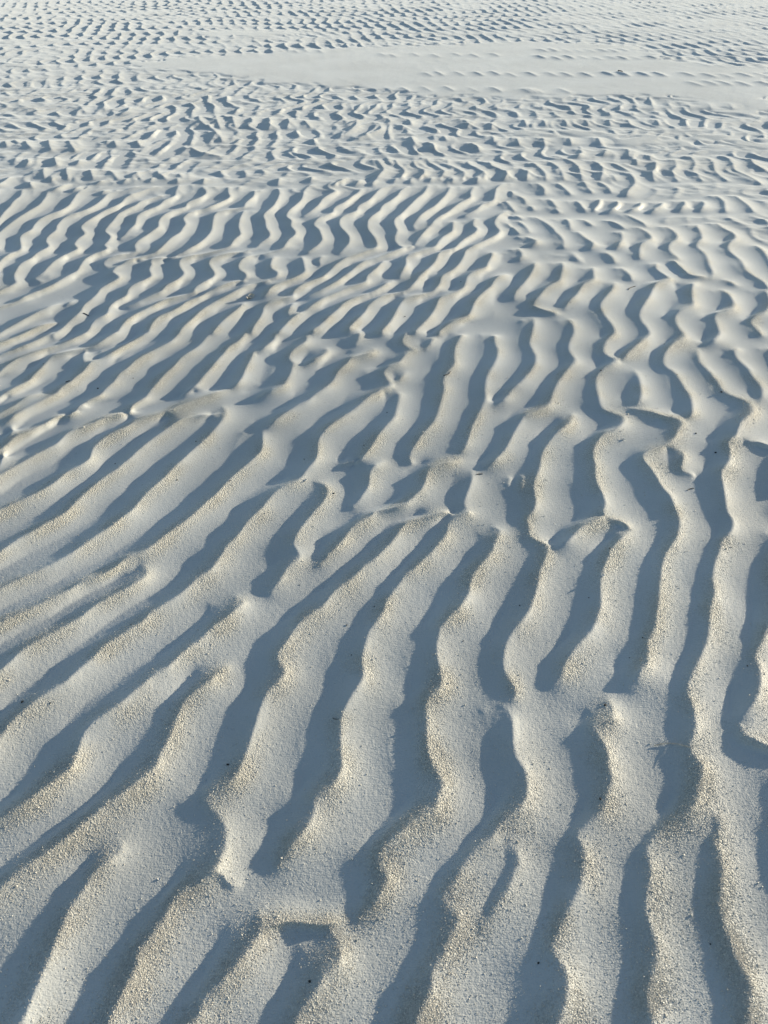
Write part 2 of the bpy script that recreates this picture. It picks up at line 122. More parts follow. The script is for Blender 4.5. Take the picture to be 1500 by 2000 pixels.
B 0 0 -1122,4812 -1076,4679 -1090,4585 -1154,4497 -1149,4423 -1214,4356 -1254,4275 -1255,4195 -1237,4117 -1257,4043 -1277,3971 -1305,3903 -1303,3856 -1276,3787 -1310,3745 | -1065,4844 -1010,4709 -1056,4615 -1080,4524 -1116,4452 -1172,4383 -1204,4301 -1186,4219 -1207,4142 -1185,4065 -1210,3993 -1249,3924 -1242,3877 -1239,3809 -1273,3767
B 0 1 -962,4807 -941,4674 -915,4577 -976,4458 -1050,4375 -1109,4322 -1126,4240 -1095,4159 -1098,4081 -1101,4006 -1132,3936 -1143,3866 -1155,3798 -1171,3755 -1235,3695 -1295,3658 -1313,3597 -1335,3537 -1294,3493 -1274,3452 -1300,3396 -1333,3343 -1333,3287 -1341,3233 -1359,3164 -1353,3095 -1370,3029 -1377,2981 -1383,2933 -1399,2871 | -904,4839 -884,4704 -880,4608 -942,4487 -997,4402 -1067,4349 -1046,4264 -1025,4182 -1024,4104 -1033,4028 -1074,3958 -1087,3887 -1099,3819 -1134,3777 -1199,3717 -1251,3678 -1225,3612 -1235,3552 -1220,3510 -1206,3468 -1249,3414 -1284,3360 -1284,3304 -1293,3250 -1304,3180 -1299,3110 -1317,3044 -1317,2995 -1339,2949 -1341,2885
B 0 1 -793,4734 -776,4602 -809,4479 -818,4405 -936,4339 -956,4284 -951,4202 -941,4121 -932,4043 -937,3968 -951,3896 -974,3827 -1014,3762 -1071,3701 -1168,3667 -1152,3602 -1150,3540 -1122,3476 -1121,3436 -1145,3400 -1188,3347 -1190,3291 -1183,3235 -1217,3185 -1233,3134 -1227,3099 -1224,3047 -1263,3002 -1258,2936 -1258,2888 | -757,4766 -750,4634 -754,4508 -764,4433 -873,4366 -893,4310 -880,4226 -876,4145 -854,4064 -869,3989 -903,3919 -935,3850 -967,3784 -1034,3723 -1105,3686 -1086,3620 -1075,3556 -1053,3492 -1052,3452 -1110,3419 -1130,3363 -1115,3305 -1150,3253 -1176,3202 -1202,3152 -1144,3111 -1170,3062 -1194,3015 -1190,2949 -1191,2901
B 0 0 -802,4360 -803,4302 -801,4191 -790,4083 -769,4003 -761,3952 -787,3880 -793,3809 -830,3767 -925,3708 -1011,3662 -1017,3609 -995,3544 -965,3479 -969,3419 -985,3381 -1022,3328 -1025,3272 -1057,3239 -1108,3190 -1158,3143 | -758,4388 -750,4329 -735,4215 -710,4105 -690,4024 -702,3974 -737,3903 -754,3832 -791,3789 -878,3729 -947,3681 -945,3626 -915,3559 -899,3495 -899,3434 -950,3401 -963,3344 -942,3285 -991,3253 -1051,3206 -1118,3160
B 0 1 -655,3771 -702,3730 -792,3694 -862,3646 -865,3592 -840,3526 -812,3460 -809,3400 -835,3363 -878,3292 -870,3253 -911,3221 -988,3176 -1023,3127 -1057,3079 -1091,3032 -1116,2985 -1121,2921 -1122,2874 | -606,3793 -654,3751 -736,3714 -789,3663 -797,3610 -769,3542 -733,3475 -765,3418 -808,3383 -819,3307 -828,3270 -861,3237 -930,3191 -982,3144 -1009,3095 -1052,3049 -1078,3002 -1068,2935 -1070,2888
B 0 1 -660,3679 -708,3596 -704,3509 -661,3442 -652,3380 -695,3346 -759,3296 -801,3263 -827,3192 -880,3145 -900,3095 -928,3047 -978,3002 -992,2938 -988,2858 | -612,3700 -635,3613 -624,3524 -607,3459 -607,3398 -667,3366 -715,3313 -750,3279 -793,3210 -831,3161 -852,3110 -880,3062 -923,3017 -916,2950 -912,2869
B 0 1 -594,3313 -637,3280 -677,3228 -721,3160 -758,3112 -787,3063 -808,3015 -825,2950 -849,2889 -854,2842 | -550,3331 -593,3297 -634,3246 -654,3174 -701,3126 -731,3077 -737,3027 -786,2966 -796,2903 -793,2855
B 0 1 -621,3111 -633,3043 -661,2979 -692,2901 -707,2824 | -563,3126 -576,3057 -605,2993 -615,2912 -632,2835
B 0 0 -650,4762 -629,4660 -628,4563 -635,4439 -654,4350 -678,4265 -657,4179 -639,4070 -611,3988 -602,3911 -638,3841 -655,3771 | -559,4792 -560,4691 -571,4593 -599,4469 -609,4378 -609,4291 -585,4204 -568,4093 -536,4010 -551,3934 -579,3862 -606,3793
B 0 0 -456,4824 -479,4721 -481,4621 -483,4524 -505,4431 -543,4313 -545,4241 -509,4168 -506,4085 -475,4002 -468,3923 -497,3851 -507,3778 -528,3733 -593,3694 -641,3666 | -427,4858 -382,4751 -412,4651 -425,4554 -458,4460 -497,4341 -501,4268 -446,4193 -430,4108 -404,4024 -416,3947 -419,3870 -457,3800 -488,3756 -545,3715 -593,3686
B 0 0 -321,4891 -347,4785 -289,4679 -317,4613 -362,4517 -375,4423 -408,4334 -450,4248 | -259,4925 -286,4818 -229,4711 -267,4645 -303,4547 -328,4453 -362,4362 -405,4276
B 0 0 -136,4742 -154,4639 -192,4541 -228,4446 -283,4356 -288,4266 -359,4184 -382,4101 -348,4016 -333,3935 -319,3857 -332,3783 -355,3737 -385,3682 | -84,4775 -114,4672 -152,4572 -190,4477 -216,4384 -242,4294 -300,4210 -318,4126 -286,4040 -263,3958 -245,3878 -273,3805 -314,3760 -345,3704
B 0 0 -544,3643 -554,3577 -543,3489 -504,3432 -506,3381 -542,3345 -594,3313 | -470,3660 -472,3593 -446,3502 -437,3448 -461,3399 -505,3365 -558,3332
B 0 0 53,4807 -21,4702 -61,4567 -90,4470 -147,4378 -154,4286 -228,4202 -243,4117 -229,4033 -199,3949 -178,3868 -179,3779 -198,3720 -221,3651 | 106,4841 42,4735 0,4599 -50,4502 -79,4407 -107,4315 -153,4228 -164,4142 -157,4056 -127,3972 -107,3890 -88,3798 -147,3742 -162,3671
B 0 0 -406,3626 -390,3535 -381,3479 -373,3425 -386,3386 -429,3330 -495,3280 -520,3226 -541,3173 | -358,3647 -342,3555 -301,3495 -301,3442 -323,3402 -375,3348 -442,3297 -460,3242 -462,3186
B 0 0 -304,3626 -318,3570 -309,3503 | -238,3645 -252,3589 -274,3524
B 0 1 147,4768 103,4663 81,4561 40,4463 -10,4369 -24,4277 -66,4190 -88,4104 -82,3992 -53,3881 -35,3776 -34,3701 -85,3647 -135,3605 -176,3576 -215,3513 -244,3451 -265,3391 -286,3332 -331,3298 -382,3246 -408,3192 -403,3136 -468,3109 -523,3063 -522,2994 -528,2929 -542,2866 -540,2803 | 201,4802 166,4696 143,4593 90,4495 59,4399 39,4306 -10,4218 -19,4130 -14,4016 9,3905 26,3799 60,3720 -9,3666 -68,3625 -109,3595 -158,3532 -180,3469 -210,3409 -247,3352 -285,3316 -329,3263 -348,3208 -351,3152 -402,3123 -450,3076 -458,3007 -450,2940 -480,2879 -487,2817
B 0 0 274,4800 259,4692 234,4588 190,4488 157,4392 125,4298 95,4208 56,4122 64,4007 72,3950 57,3844 69,3740 103,3687 42,3621 -25,3558 -83,3519 -130,3459 -153,3397 -183,3339 -212,3282 -256,3229 -307,3179 -350,3148 | 329,4835 323,4726 287,4622 251,4520 217,4423 194,4328 143,4237 113,4149 129,4032 132,3976 124,3868 130,3763 155,3710 102,3642 42,3578 -25,3539 -82,3479 -105,3417 -136,3358 -166,3301 -210,3247 -254,3196 -283,3162
B 0 0 -397,3082 -407,3030 -414,2980 -392,2944 | -331,3095 -365,3047 -360,2995 -365,2962
B 0 0 408,4760 390,4652 363,4549 327,4449 292,4352 239,4260 198,4171 161,4056 163,3984 | 474,4795 455,4686 427,4582 379,4481 343,4384 299,4290 256,4200 213,4083 210,4012
B 0 0 554,4756 520,4613 511,4509 443,4410 396,4314 352,4222 290,4134 262,4048 235,3964 205,3884 175,3807 155,3732 111,3686 | 611,4791 596,4647 565,4542 505,4442 458,4346 402,4253 339,4164 310,4077 318,3989 260,3910 229,3832 200,3757 155,3710
B 0 0 380,4098 367,3982 357,3899 307,3821 276,3745 255,3672 168,3607 108,3555 110,3475 97,3410 79,3348 71,3308 | 434,4128 429,4010 413,3926 362,3847 331,3771 308,3696 228,3629 175,3575 172,3495 146,3431 128,3368 134,3326
B 0 1 0,3532 -24,3446 -48,3384 -79,3326 -78,3265 -108,3230 -176,3181 -227,3132 -277,3084 -311,3035 -350,2972 -388,2911 -417,2834 -433,2790 | 58,3553 41,3465 0,3404 -8,3342 -16,3282 -54,3247 -123,3198 -175,3148 -234,3101 -261,3051 -279,2984 -325,2924 -355,2847 -372,2803
B 0 0 741,4826 681,4680 654,4538 632,4436 566,4372 518,4276 443,4186 | 789,4863 769,4714 740,4572 697,4469 639,4404 570,4308 504,4216
B 0 1 504,4136 491,4091 478,4003 495,3945 469,3862 418,3785 377,3711 346,3638 276,3596 254,3504 235,3439 207,3376 173,3317 147,3238 122,3182 83,3130 -7,3086 -66,3004 -79,2938 -113,2860 -146,2786 | 555,4167 541,4121 550,4031 570,3972 534,3889 473,3812 423,3737 383,3664 337,3619 322,3525 301,3459 265,3396 206,3339 202,3257 184,3200 121,3149 45,3103 7,3018 -7,2951 -43,2873 -91,2800
B 0 1 39,3271 -15,3180 -60,3129 -127,3082 -170,3035 -197,2969 -223,2922 -254,2846 -293,2788 | 94,3289 38,3197 -15,3147 -75,3099 -111,3050 -132,2983 -159,2936 -192,2859 -224,2800
B 0 1 689,4268 614,4115 594,4025 607,3909 579,3827 499,3726 413,3632 388,3538 355,3426 316,3343 266,3286 253,3207 235,3151 195,3099 96,3055 66,2989 50,2923 35,2859 14,2798 -14,2741 | 733,4301 684,4145 681,4053 674,3937 628,3855 563,3752 475,3656 457,3560 422,3447 374,3364 322,3306 320,3225 297,3168 233,3118 171,3070 154,3001 144,2934 106,2872 70,2813 48,2754
B 0 1 535,3597 516,3503 492,3436 477,3371 391,3294 369,3215 354,3138 306,3087 243,3039 225,2971 207,2906 183,2843 152,2784 123,2726 | 598,3621 569,3526 552,3458 528,3393 456,3313 444,3232 417,3156 352,3106 326,3054 306,2985 287,2919 247,2858 216,2798 178,2741
B 0 1 563,3299 499,3222 476,3146 431,3075 394,3006 374,2939 362,2890 344,2843 278,2802 241,2760 218,2717 | 614,3321 587,3240 554,3163 493,3093 477,3022 469,2953 463,2903 437,2856 342,2817 311,2774 294,2730
S 0 0 718,3440 696,3352 667,3269 622,3172 582,3099 557,3027 | 668,3472 623,3385 596,3301 574,3201 549,3125 525,3053
S 0 0 845,3431 828,3343 805,3259 782,3180 709,3107 675,3036 635,2968 664,2923 | 804,3462 772,3374 753,3289 705,3210 656,3136 626,3063 612,2993 616,2949
P 0 0 624,2943 660,2898 715,2853 | 619,2944 662,2904 712,2864
S 0 0 972,3356 953,3271 936,3190 878,3134 852,3079 816,3008 777,2958 752,2900 | 933,3386 903,3300 875,3219 826,3162 793,3107 757,3035 737,2983 733,2924
S 0 0 1097,3349 1113,3262 1105,3201 | 1078,3378 1069,3291 1061,3229
S 0 0 1028,3165 1011,3126 990,3071 945,3000 908,2933 900,2866 906,2802 912,2740 905,2667 862,2613 837,2560 829,2520 840,2487 866,2461 846,2431 786,2385 764,2339 751,2293 745,2249 741,2206 738,2164 745,2133 793,2106 799,2081 786,2052 763,2024 705,1988 681,1952 663,1917 655,1882 652,1839 643,1798 639,1766 640,1734 643,1703 644,1672 639,1650 627,1621 620,1599 565,1565 536,1537 512,1511 484,1484 462,1465 | 998,3192 974,3153 939,3098 901,3026 861,2958 858,2891 865,2826 871,2763 872,2689 823,2634 798,2580 796,2540 802,2507 822,2481 802,2450 761,2403 733,2357 708,2312 688,2268 682,2224 697,2181 713,2149 745,2122 742,2097 736,2068 702,2040 661,2004 637,1968 622,1932 607,1897 593,1854 580,1812 569,1780 573,1748 587,1716 591,1685 582,1663 568,1633 552,1612 502,1577 485,1549 468,1522 452,1496 444,1476
S 0 0 1276,3398 1253,3321 1265,3256 1277,3193 1228,3155 1188,3118 1152,3044 1118,2974 1078,2907 1047,2843 1038,2780 1042,2719 1039,2661 1015,2620 968,2567 923,2516 895,2479 870,2454 | 1247,3427 1233,3349 1245,3283 1250,3220 1156,3184 1130,3145 1088,3071 1051,3000 1027,2932 1014,2866 1011,2802 1016,2741 1020,2681 977,2641 924,2588 885,2536 870,2498 858,2473
S 0 0 1384,3150 1349,3112 1322,3038 1302,2967 1281,2899 1198,2836 1173,2774 1168,2714 1170,2656 1157,2614 1106,2575 1066,2523 1039,2473 1025,2423 1030,2399 1048,2374 1052,2327 1054,2282 1055,2238 1054,2195 1044,2154 1037,2123 1023,2094 1000,2075 | 1305,3178 1286,3139 1263,3064 1248,2992 1199,2924 1162,2859 1140,2796 1136,2735 1139,2677 1114,2635 1069,2595 1022,2543 999,2492 1001,2442 1013,2417 1018,2392 1011,2346 1004,2300 1004,2255 1000,2212 988,2171 979,2140 979,2110 979,2090
S 0 0 1665,3987 1645,3927 1633,3839 1599,3727 1542,3648 1541,3571 1540,3496 1524,3425 1508,3357 1493,3270 1457,3198 | 1634,4022 1605,3962 1612,3873 1565,3760 1513,3680 1513,3602 1521,3526 1496,3454 1481,3385 1475,3297 1450,3224
P 0 0 1361,3430 1365,3339 1368,3263 1394,3226 1443,3212 | 1346,3412 1346,3323 1360,3266 1390,3228 1437,3210
S 0 1 1775,4016 1778,3925 1798,3837 1765,3724 1701,3645 1671,3543 1676,3469 1674,3398 1655,3309 1660,3223 1674,3162 1665,3104 1607,2652 | 1736,4052 1749,3959 1752,3870 1720,3757 1665,3677 1636,3573 1658,3499 1640,3428 1622,3337 1628,3251 1642,3188 1649,3129 1695,2784
S 0 0 1528,3175 1540,3126 | 1511,3202 1523,3151
S 0 0 1468,3070 1471,2997 1460,2927 1429,2861 1344,2815 1329,2754 1316,2694 1308,2651 1269,2597 1217,2557 | 1421,3096 1418,3022 1415,2951 1377,2885 1312,2838 1285,2776 1272,2716 1271,2672 1227,2617 1201,2577
S 0 1 1650,3066 1628,2993 1608,2924 1555,2826 1469,2765 1467,2705 1465,2647 | 1583,3092 1583,3018 1570,2947 1504,2848 1453,2786 1438,2726 1436,2668
S 0 0 613,2821 603,2759 585,2686 565,2617 566,2562 571,2509 563,2458 543,2410 518,2363 487,2318 451,2275 434,2232 406,2201 377,2176 | 569,2845 560,2783 543,2709 520,2639 519,2584 524,2530 514,2479 501,2430 472,2383 448,2337 418,2293 395,2250 374,2218 359,2192
S 0 0 755,2803 758,2749 747,2676 717,2607 701,2554 706,2514 712,2462 681,2414 645,2356 614,2300 590,2245 575,2192 558,2161 519,2132 469,2104 454,2075 430,2027 410,1981 391,1936 371,1901 345,1867 311,1838 | 695,2828 716,2772 709,2698 673,2629 657,2575 666,2534 670,2482 636,2434 598,2376 561,2319 535,2264 520,2210 481,2180 442,2151 421,2121 400,2092 383,2044 361,1997 345,1952 325,1916 300,1882 271,1853
S 0 0 1338,3949 1363,3845 1348,3734 1275,3656 1239,3555 1216,3470 | 1314,3983 1322,3879 1283,3768 1227,3689 1200,3586 1186,3501
S 0 0 1494,3960 1502,3842 1476,3730 1405,3639 1386,3550 1396,3476 1389,3429 | 1462,3995 1462,3876 1420,3764 1358,3671 1356,3581 1367,3506 1368,3458
S 0 0 729,4078 752,3987 757,3899 | 707,4113 722,4021 736,3933
S 0 0 833,4150 870,4041 890,3950 895,3878 908,3807 905,3725 890,3648 | 798,4186 831,4076 862,3985 876,3911 872,3841 883,3758 860,3680
S 0 0 994,4113 991,4005 981,3932 | 914,4150 954,4040 958,3966
S 0 0 1082,4094 1108,4001 | 1054,4129 1081,4036
S 0 0 1012,3887 1020,3801 1047,3692 1014,3615 | 985,3921 994,3835 988,3725 980,3647
S 0 0 1336,4183 1367,4086 1386,4023 1387,3962 | 1291,4219 1313,4122 1334,4059 1363,3997
S 0 0 1216,4074 1247,4012 1263,3936 | 1180,4110 1221,4046 1238,3970
S 0 0 1231,3878 1211,3766 1182,3686 1137,3609 | 1206,3912 1195,3798 1124,3719 1080,3642
S 0 0 1076,3562 1091,3488 1085,3429 | 1052,3593 1068,3518 1074,3458
S 0 0 2077,4553 2077,4446 2075,4341 2059,4240 | 2054,4591 2044,4483 2044,4378 2043,4276
S 0 0 1967,4554 1968,4446 1940,4342 1903,4241 | 1932,4591 1935,4483 1917,4379 1871,4277
S 0 1 1835,3643 1837,3565 1821,3466 1798,3373 1673,2815 | 1774,3675 1802,3596 1796,3496 1782,3402 1715,2887
S 0 0 952,4823 975,4710 957,4601 | 906,4861 920,4748 934,4638
S 0 0 1078,4821 1099,4708 1114,4598 | 1044,4859 1066,4746 1077,4636
S 0 0 1245,4857 1241,4744 1248,4632 | 1201,4896 1209,4781 1197,4670
S 0 0 1340,4856 1366,4742 1360,4631 | 1308,4895 1335,4780 1330,4669
S 0 0 1573,4894 1543,4778 1482,4667 1433,4558 | 1564,4932 1523,4817 1442,4704 1394,4595
S 0 0 1850,4447 1824,4343 1761,4242 | 1815,4484 1771,4380 1728,4278
S 0 0 1741,4448 1713,4344 1647,4243 | 1696,4485 1644,4381 1584,4280
S 0 0 1612,4414 1562,4311 1476,4212 | 1557,4451 1488,4348 1422,4249
S 0 0 1485,4415 1447,4313 1354,4215 | 1418,4453 1353,4351 1290,4252
S 0 0 1357,4452 1323,4315 1241,4217 | 1288,4490 1246,4353 1176,4254
S 0 0 1266,4489 1225,4351 1173,4252 | 1206,4526 1176,4388 1135,4288
S 0 0 1120,4456 1128,4353 1126,4253 | 1070,4494 1069,4390 1097,4289
S 0 0 968,4495 979,4391 980,4290 | 916,4532 929,4428 960,4326
B 0 0 -1431,3233 -1445,3188 | -1394,3251 -1400,3205
B 0 1 -1487,3201 -1513,3158 -1547,3116 -1568,3066 -1597,3016 -1626,2968 -1646,2920 -1743,2672 | -1446,3219 -1439,3172 -1491,3132 -1488,3079 -1551,3033 -1581,2985 -1609,2937 -1734,2722
B 0 1 -1436,3005 -1474,2980 -1507,2941 -1536,2894 -1567,2857 -1605,2820 -1761,2668 | -1414,3024 -1428,2996 -1445,2956 -1491,2910 -1523,2873 -1554,2835 -1698,2660
B 1 1 -1414,2896 -1427,2868 -1456,2823 -1500,2780 -1550,2738 -1575,2710 -1716,2548 | -1349,2910 -1350,2881 -1412,2839 -1456,2795 -1508,2753 -1549,2726 -1721,2610
B 1 1 -1259,2876 -1283,2846 -1299,2824 -1344,2781 -1391,2747 -1430,2712 -1473,2671 -1492,2629 -1504,2586 -1510,2551 -1560,2286 | -1201,2890 -1230,2861 -1253,2839 -1300,2796 -1348,2762 -1387,2727 -1386,2682 -1399,2639 -1441,2599 -1478,2567 -1627,2431
B 1 1 -1127,2867 -1146,2840 -1159,2809 -1178,2772 -1209,2752 -1247,2733 -1292,2715 -1342,2689 -1348,2645 -1348,2587 -1356,2531 -1354,2490 -1381,2451 -1406,2414 -1425,2376 -1517,2182 | -1045,2877 -1053,2849 -1067,2819 -1110,2784 -1149,2765 -1180,2745 -1233,2728 -1265,2701 -1264,2656 -1270,2598 -1286,2543 -1307,2504 -1334,2465 -1361,2427 -1387,2390 -1502,2222
B 0 0 -1221,2746 -1213,2692 -1197,2645 -1178,2607 | -1154,2758 -1153,2704 -1146,2659 -1142,2622
B 1 0 -998,2852 -1029,2795 -1054,2751 -1079,2708 -1110,2666 -1155,2627 -1164,2584 -1164,2542 -1179,2502 -1186,2462 -1214,2424 -1208,2384 -1235,2348 -1261,2313 -1287,2278 -1306,2243 -1324,2208 -1334,2185 | -912,2862 -944,2805 -993,2763 -1011,2719 -1051,2679 -1068,2636 -1077,2594 -1093,2553 -1095,2511 -1110,2472 -1119,2433 -1120,2394 -1155,2358 -1196,2324 -1223,2289 -1256,2255 -1282,2221 -1311,2200
B 1 0 -573,2800 -575,2772 -590,2727 -619,2685 -631,2627 -650,2572 -661,2517 -678,2465 -688,2413 -701,2376 -741,2348 | -501,2811 -505,2783 -550,2742 -565,2698 -571,2639 -576,2582 -588,2528 -600,2475 -605,2422 -639,2387 -679,2359
S 0 0 1345,7138 1345,7039 1338,6942 | 1334,7189 1315,7089 1309,6992
S 0 0 1580,7138 1577,7039 1567,6942 | 1571,7189 1549,7089 1540,6992
S 0 0 1749,7138 1744,7039 1732,6942 | 1741,7189 1717,7089 1706,6992
S 0 0 2021,7138 2013,7039 1998,6942 | 2015,7189 1988,7089 1973,6992
S 0 0 2153,7138 2143,7039 2127,6942 | 2148,7189 2119,7089 2103,6992
S 0 0 2300,7138 2288,7039 2270,6942 | 2296,7189 2265,7089 2247,6992
S 0 0 2454,7138 2441,7039 2421,6942 | 2451,7189 2419,7089 2399,6992
S 0 0 2616,7138 2600,7039 2578,6942 | 2614,7189 2580,7089 2558,6992
S 0 0 2792,7138 2775,7039 2750,6942 | 2791,7189 2755,7089 2731,6992
S 0 0 2976,7138 2956,7039 2930,6942 | 2976,7189 2938,7089 2912,6992
S 0 0 1862,6816 1852,6736 | 1841,6865 1826,6784
S 0 0 2060,6816 2047,6736 | 2040,6865 2023,6784
S 0 0 2271,6816 2257,6736 | 2254,6865 2234,6784
S 0 0 1116,6563 1118,6466 1110,6376 | 1088,6611 1071,6512 1075,6422
S 0 0 1273,6563 1273,6466 1263,6376 | 1246,6611 1228,6512 1229,6422
S 0 0 1444,6563 1442,6466 1430,6376 | 1418,6611 1398,6512 1397,6422
S 0 0 1614,6563 1610,6466 1597,6376 | 1590,6611 1567,6512 1565,6422
S 0 0 1792,6563 1786,6466 1770,6376 | 1769,6611 1744,6512 1740,6422
S 0 0 1949,6563 1941,6465 1923,6376 | 1928,6610 1901,6512 1894,6422
S 0 0 2182,6563 2170,6465 2150,6376 | 2162,6610 2132,6512 2123,6422
S 0 0 982,5970 983,5886 974,5789 | 953,6013 940,5929 942,5831
S 0 0 1171,5970 1170,5886 1159,5789 | 1144,6013 1128,5928 1127,5831
S 0 0 1367,5970 1363,5885 1349,5789 | 1341,6013 1323,5928 1319,5831
S 0 0 1581,5970 1575,5885 1558,5788 | 1557,6013 1536,5928 1530,5831
S 0 0 897,5178 924,5057 895,4900 | 847,5218 853,5096 810,4939
S 0 0 995,5303 1020,5178 1039,5055 1018,4898 | 956,5343 983,5217 997,5094 961,4937
S 0 0 1105,5345 1140,5218 1151,5095 1133,4897 | 1055,5385 1103,5258 1120,5134 1074,4936
S 0 0 1198,5476 1255,5345 1281,5218 1272,5094 1244,4896 | 1159,5516 1218,5385 1239,5257 1221,5133 1200,4934
S 0 0 1416,5344 1433,5217 1421,5093 1357,4895 | 1368,5384 1398,5256 1382,5132 1305,4934
S 0 0 1532,5301 1569,5175 1592,5093 | 1509,5341 1547,5214 1571,5132
S 0 0 1463,5013 1456,4894 | 1430,5051 1424,4933
S 0 0 1714,5387 1686,5258 | 1681,5427 1659,5298
S 0 0 1582,5052 1578,4894 | 1550,5091 1542,4932
S 0 0 1830,5343 1799,5216 1764,5112 1713,5011 1696,4893 | 1809,5383 1750,5256 1643,5152 1672,5050 1661,4932
S 0 0 1969,5386 1947,5258 1910,5153 1856,5051 1840,4893 | 1949,5427 1922,5297 1834,5193 1782,5090 1806,4931
S 0 0 2102,5474 2094,5343 2058,5215 2008,5112 2001,4991 1995,4892 | 2070,5515 2075,5383 2034,5255 1967,5151 1984,5030 1952,4931
S 0 0 2210,5430 2206,5300 2168,5174 2142,5051 2152,4892 | 2185,5471 2188,5340 2134,5213 2114,5090 2135,4930
S 0 0 2336,5474 2332,5300 2287,5132 2313,5010 2332,4891 2333,4814 | 2318,5515 2303,5340 2265,5171 2265,5049 2286,4930 2309,4852
S 0 0 2490,5386 2464,5257 2482,5132 | 2462,5426 2437,5297 2456,5171
S 0 0 1381,5657 1388,5588 1361,5498 1310,5423 | 1349,5698 1353,5629 1312,5538 1267,5463
S 0 0 1562,5656 1561,5587 1508,5497 | 1543,5698 1534,5629 1460,5538
S 0 0 1719,5656 1721,5601 1696,5519 1675,5431 | 1701,5698 1694,5642 1655,5560 1645,5471
S 0 0 1814,5519 1816,5452 1813,5365 | 1792,5560 1792,5493 1791,5405
S 0 0 -309,7240 -282,7092 -267,6935 | -335,7292 -332,7142 -312,6985
S 0 0 -168,7240 -143,7092 -130,6935 | -193,7292 -193,7142 -175,6985
S 0 0 -34,7240 -12,7092 -1,6935 | -58,7292 -60,7142 -45,6985
S 0 0 204,7240 222,7092 228,6935 | 181,7292 175,7142 186,6985
S 0 0 382,7240 397,7092 400,6935 | 361,7292 352,7142 359,6985
S 0 0 568,7240 580,7092 579,6935 | 548,7292 535,7142 540,6985
S 0 0 769,7240 777,7092 772,6935 | 750,7292 734,7142 735,6985
S 0 0 954,7240 960,7092 951,6935 | 937,7292 918,7142 915,6985
S 0 0 -930,6623 -896,6450 -886,6258 | -985,6670 -990,6496 -965,6302
S 0 0 -769,6593 -748,6450 -745,6284 | -829,6641 -834,6496 -816,6329
S 0 0 -640,6535 -604,6421 -569,6311 | -679,6582 -676,6468 -639,6356
S 0 0 -218,6535 -213,6366 -248,6203 -306,6048 | -316,6582 -295,6411 -354,6248 -398,6092
S 0 0 -47,6449 -24,6338 -26,6203 -115,6073 -189,5948 | -81,6495 -80,6383 -144,6248 -219,6117 -241,5991
S 0 0 28,6622 44,6535 54,6449 | -14,6670 0,6582 7,6495
S 0 0 192,6593 207,6489 217,6393 | 152,6640 164,6535 182,6439
S 0 0 127,6393 148,6310 142,6262 | 88,6439 107,6356 112,6307
S 0 0 643,6563 665,6432 648,6310 | 606,6611 609,6478 606,6355
S 0 0 822,6449 841,6354 828,6266 | 787,6495 790,6399 794,6312
S 0 0 -46,5397 -11,5230 2,5110 -54,4920 | -82,5437 -68,5269 -67,5149 -163,4959
S 0 0 81,5396 91,5270 132,5147 131,5029 97,4916 | 47,5436 57,5309 90,5186 77,5068 11,4955
S 0 0 202,5352 209,5227 261,5125 256,5007 215,4913 | 163,5392 182,5266 202,5164 165,5047 119,4952
S 0 0 292,5437 309,5309 365,5184 392,5083 354,4910 | 247,5477 288,5348 328,5223 323,5123 271,4949
S 0 0 435,5392 432,5266 491,5142 521,5042 494,4907 | 386,5433 412,5305 449,5181 453,5081 400,4946
S 0 0 570,5349 567,5243 633,5120 650,5020 622,4904 | 522,5389 537,5283 593,5159 584,5059 551,4943
S 0 0 714,5347 711,5221 786,5098 786,4999 750,4902 | 661,5388 683,5261 747,5137 714,5038 670,4941
S 0 0 196,5996 218,5873 233,5777 | 140,6040 163,5916 173,5819
S 0 0 316,5848 361,5753 350,5660 | 262,5891 271,5795 286,5701
S 0 0 630,5823 661,5728 671,5612 | 598,5866 614,5770 628,5654
S 0 0 804,6046 811,5945 794,5847 | 758,6090 760,5988 737,5890
S 0 0 446,6047 458,5921 | 398,6090 417,5964
S 0 0 -2777,5905 -2710,5764 | -2860,5947 -2778,5805
S 0 0 -2627,5905 -2556,5764 -2501,5696 | -2708,5947 -2642,5805 -2592,5736
S 0 0 -2458,5905 -2403,5764 -2352,5651 | -2563,5947 -2482,5805 -2417,5691
S 0 0 -2308,5905 -2243,5764 -2176,5629 | -2393,5946 -2321,5804 -2252,5668
S 0 0 -1976,5904 -1924,5763 | -2053,5946 -2000,5804
S 0 0 -1813,5904 -1753,5762 | -1889,5946 -1839,5803
S 0 0 -2250,5221 -2217,5109 -2172,5002 | -2334,5257 -2299,5145 -2244,5037
S 0 0 -2097,5220 -2066,5108 -2015,4983 | -2174,5256 -2148,5144 -2100,5018
S 0 0 -1932,5181 -1904,5107 -1856,4981 | -2014,5217 -1985,5142 -1929,5016
S 0 0 -1803,5161 -1744,5068 -1697,4979 | -1861,5197 -1823,5104 -1764,5014
S 0 0 -1619,5140 -1580,5030 -1540,4959 | -1697,5177 -1657,5066 -1605,4994
S 0 0 -1483,5157 -1450,5064 -1376,4956 | -1555,5194 -1510,5100 -1430,4991
S 0 0 -1331,5099 -1286,4989 | -1396,5135 -1339,5025
S 0 0 -2443,5438 -2394,5338 -2396,5279 | -2542,5476 -2498,5375 -2516,5316
S 0 0 -2262,5458 -2215,5337 -2172,5259 | -2361,5497 -2329,5374 -2279,5295
S 0 0 -2073,5417 -2059,5316 | -2170,5455 -2137,5353
S 0 0 -1506,6682 -1459,6507 -1362,6312 | -1580,6730 -1531,6554 -1452,6357
S 0 0 -1367,6682 -1318,6478 -1265,6285 | -1433,6730 -1396,6525 -1327,6330
S 0 0 -1242,6682 -1190,6478 -1151,6312 | -1307,6730 -1266,6525 -1226,6357
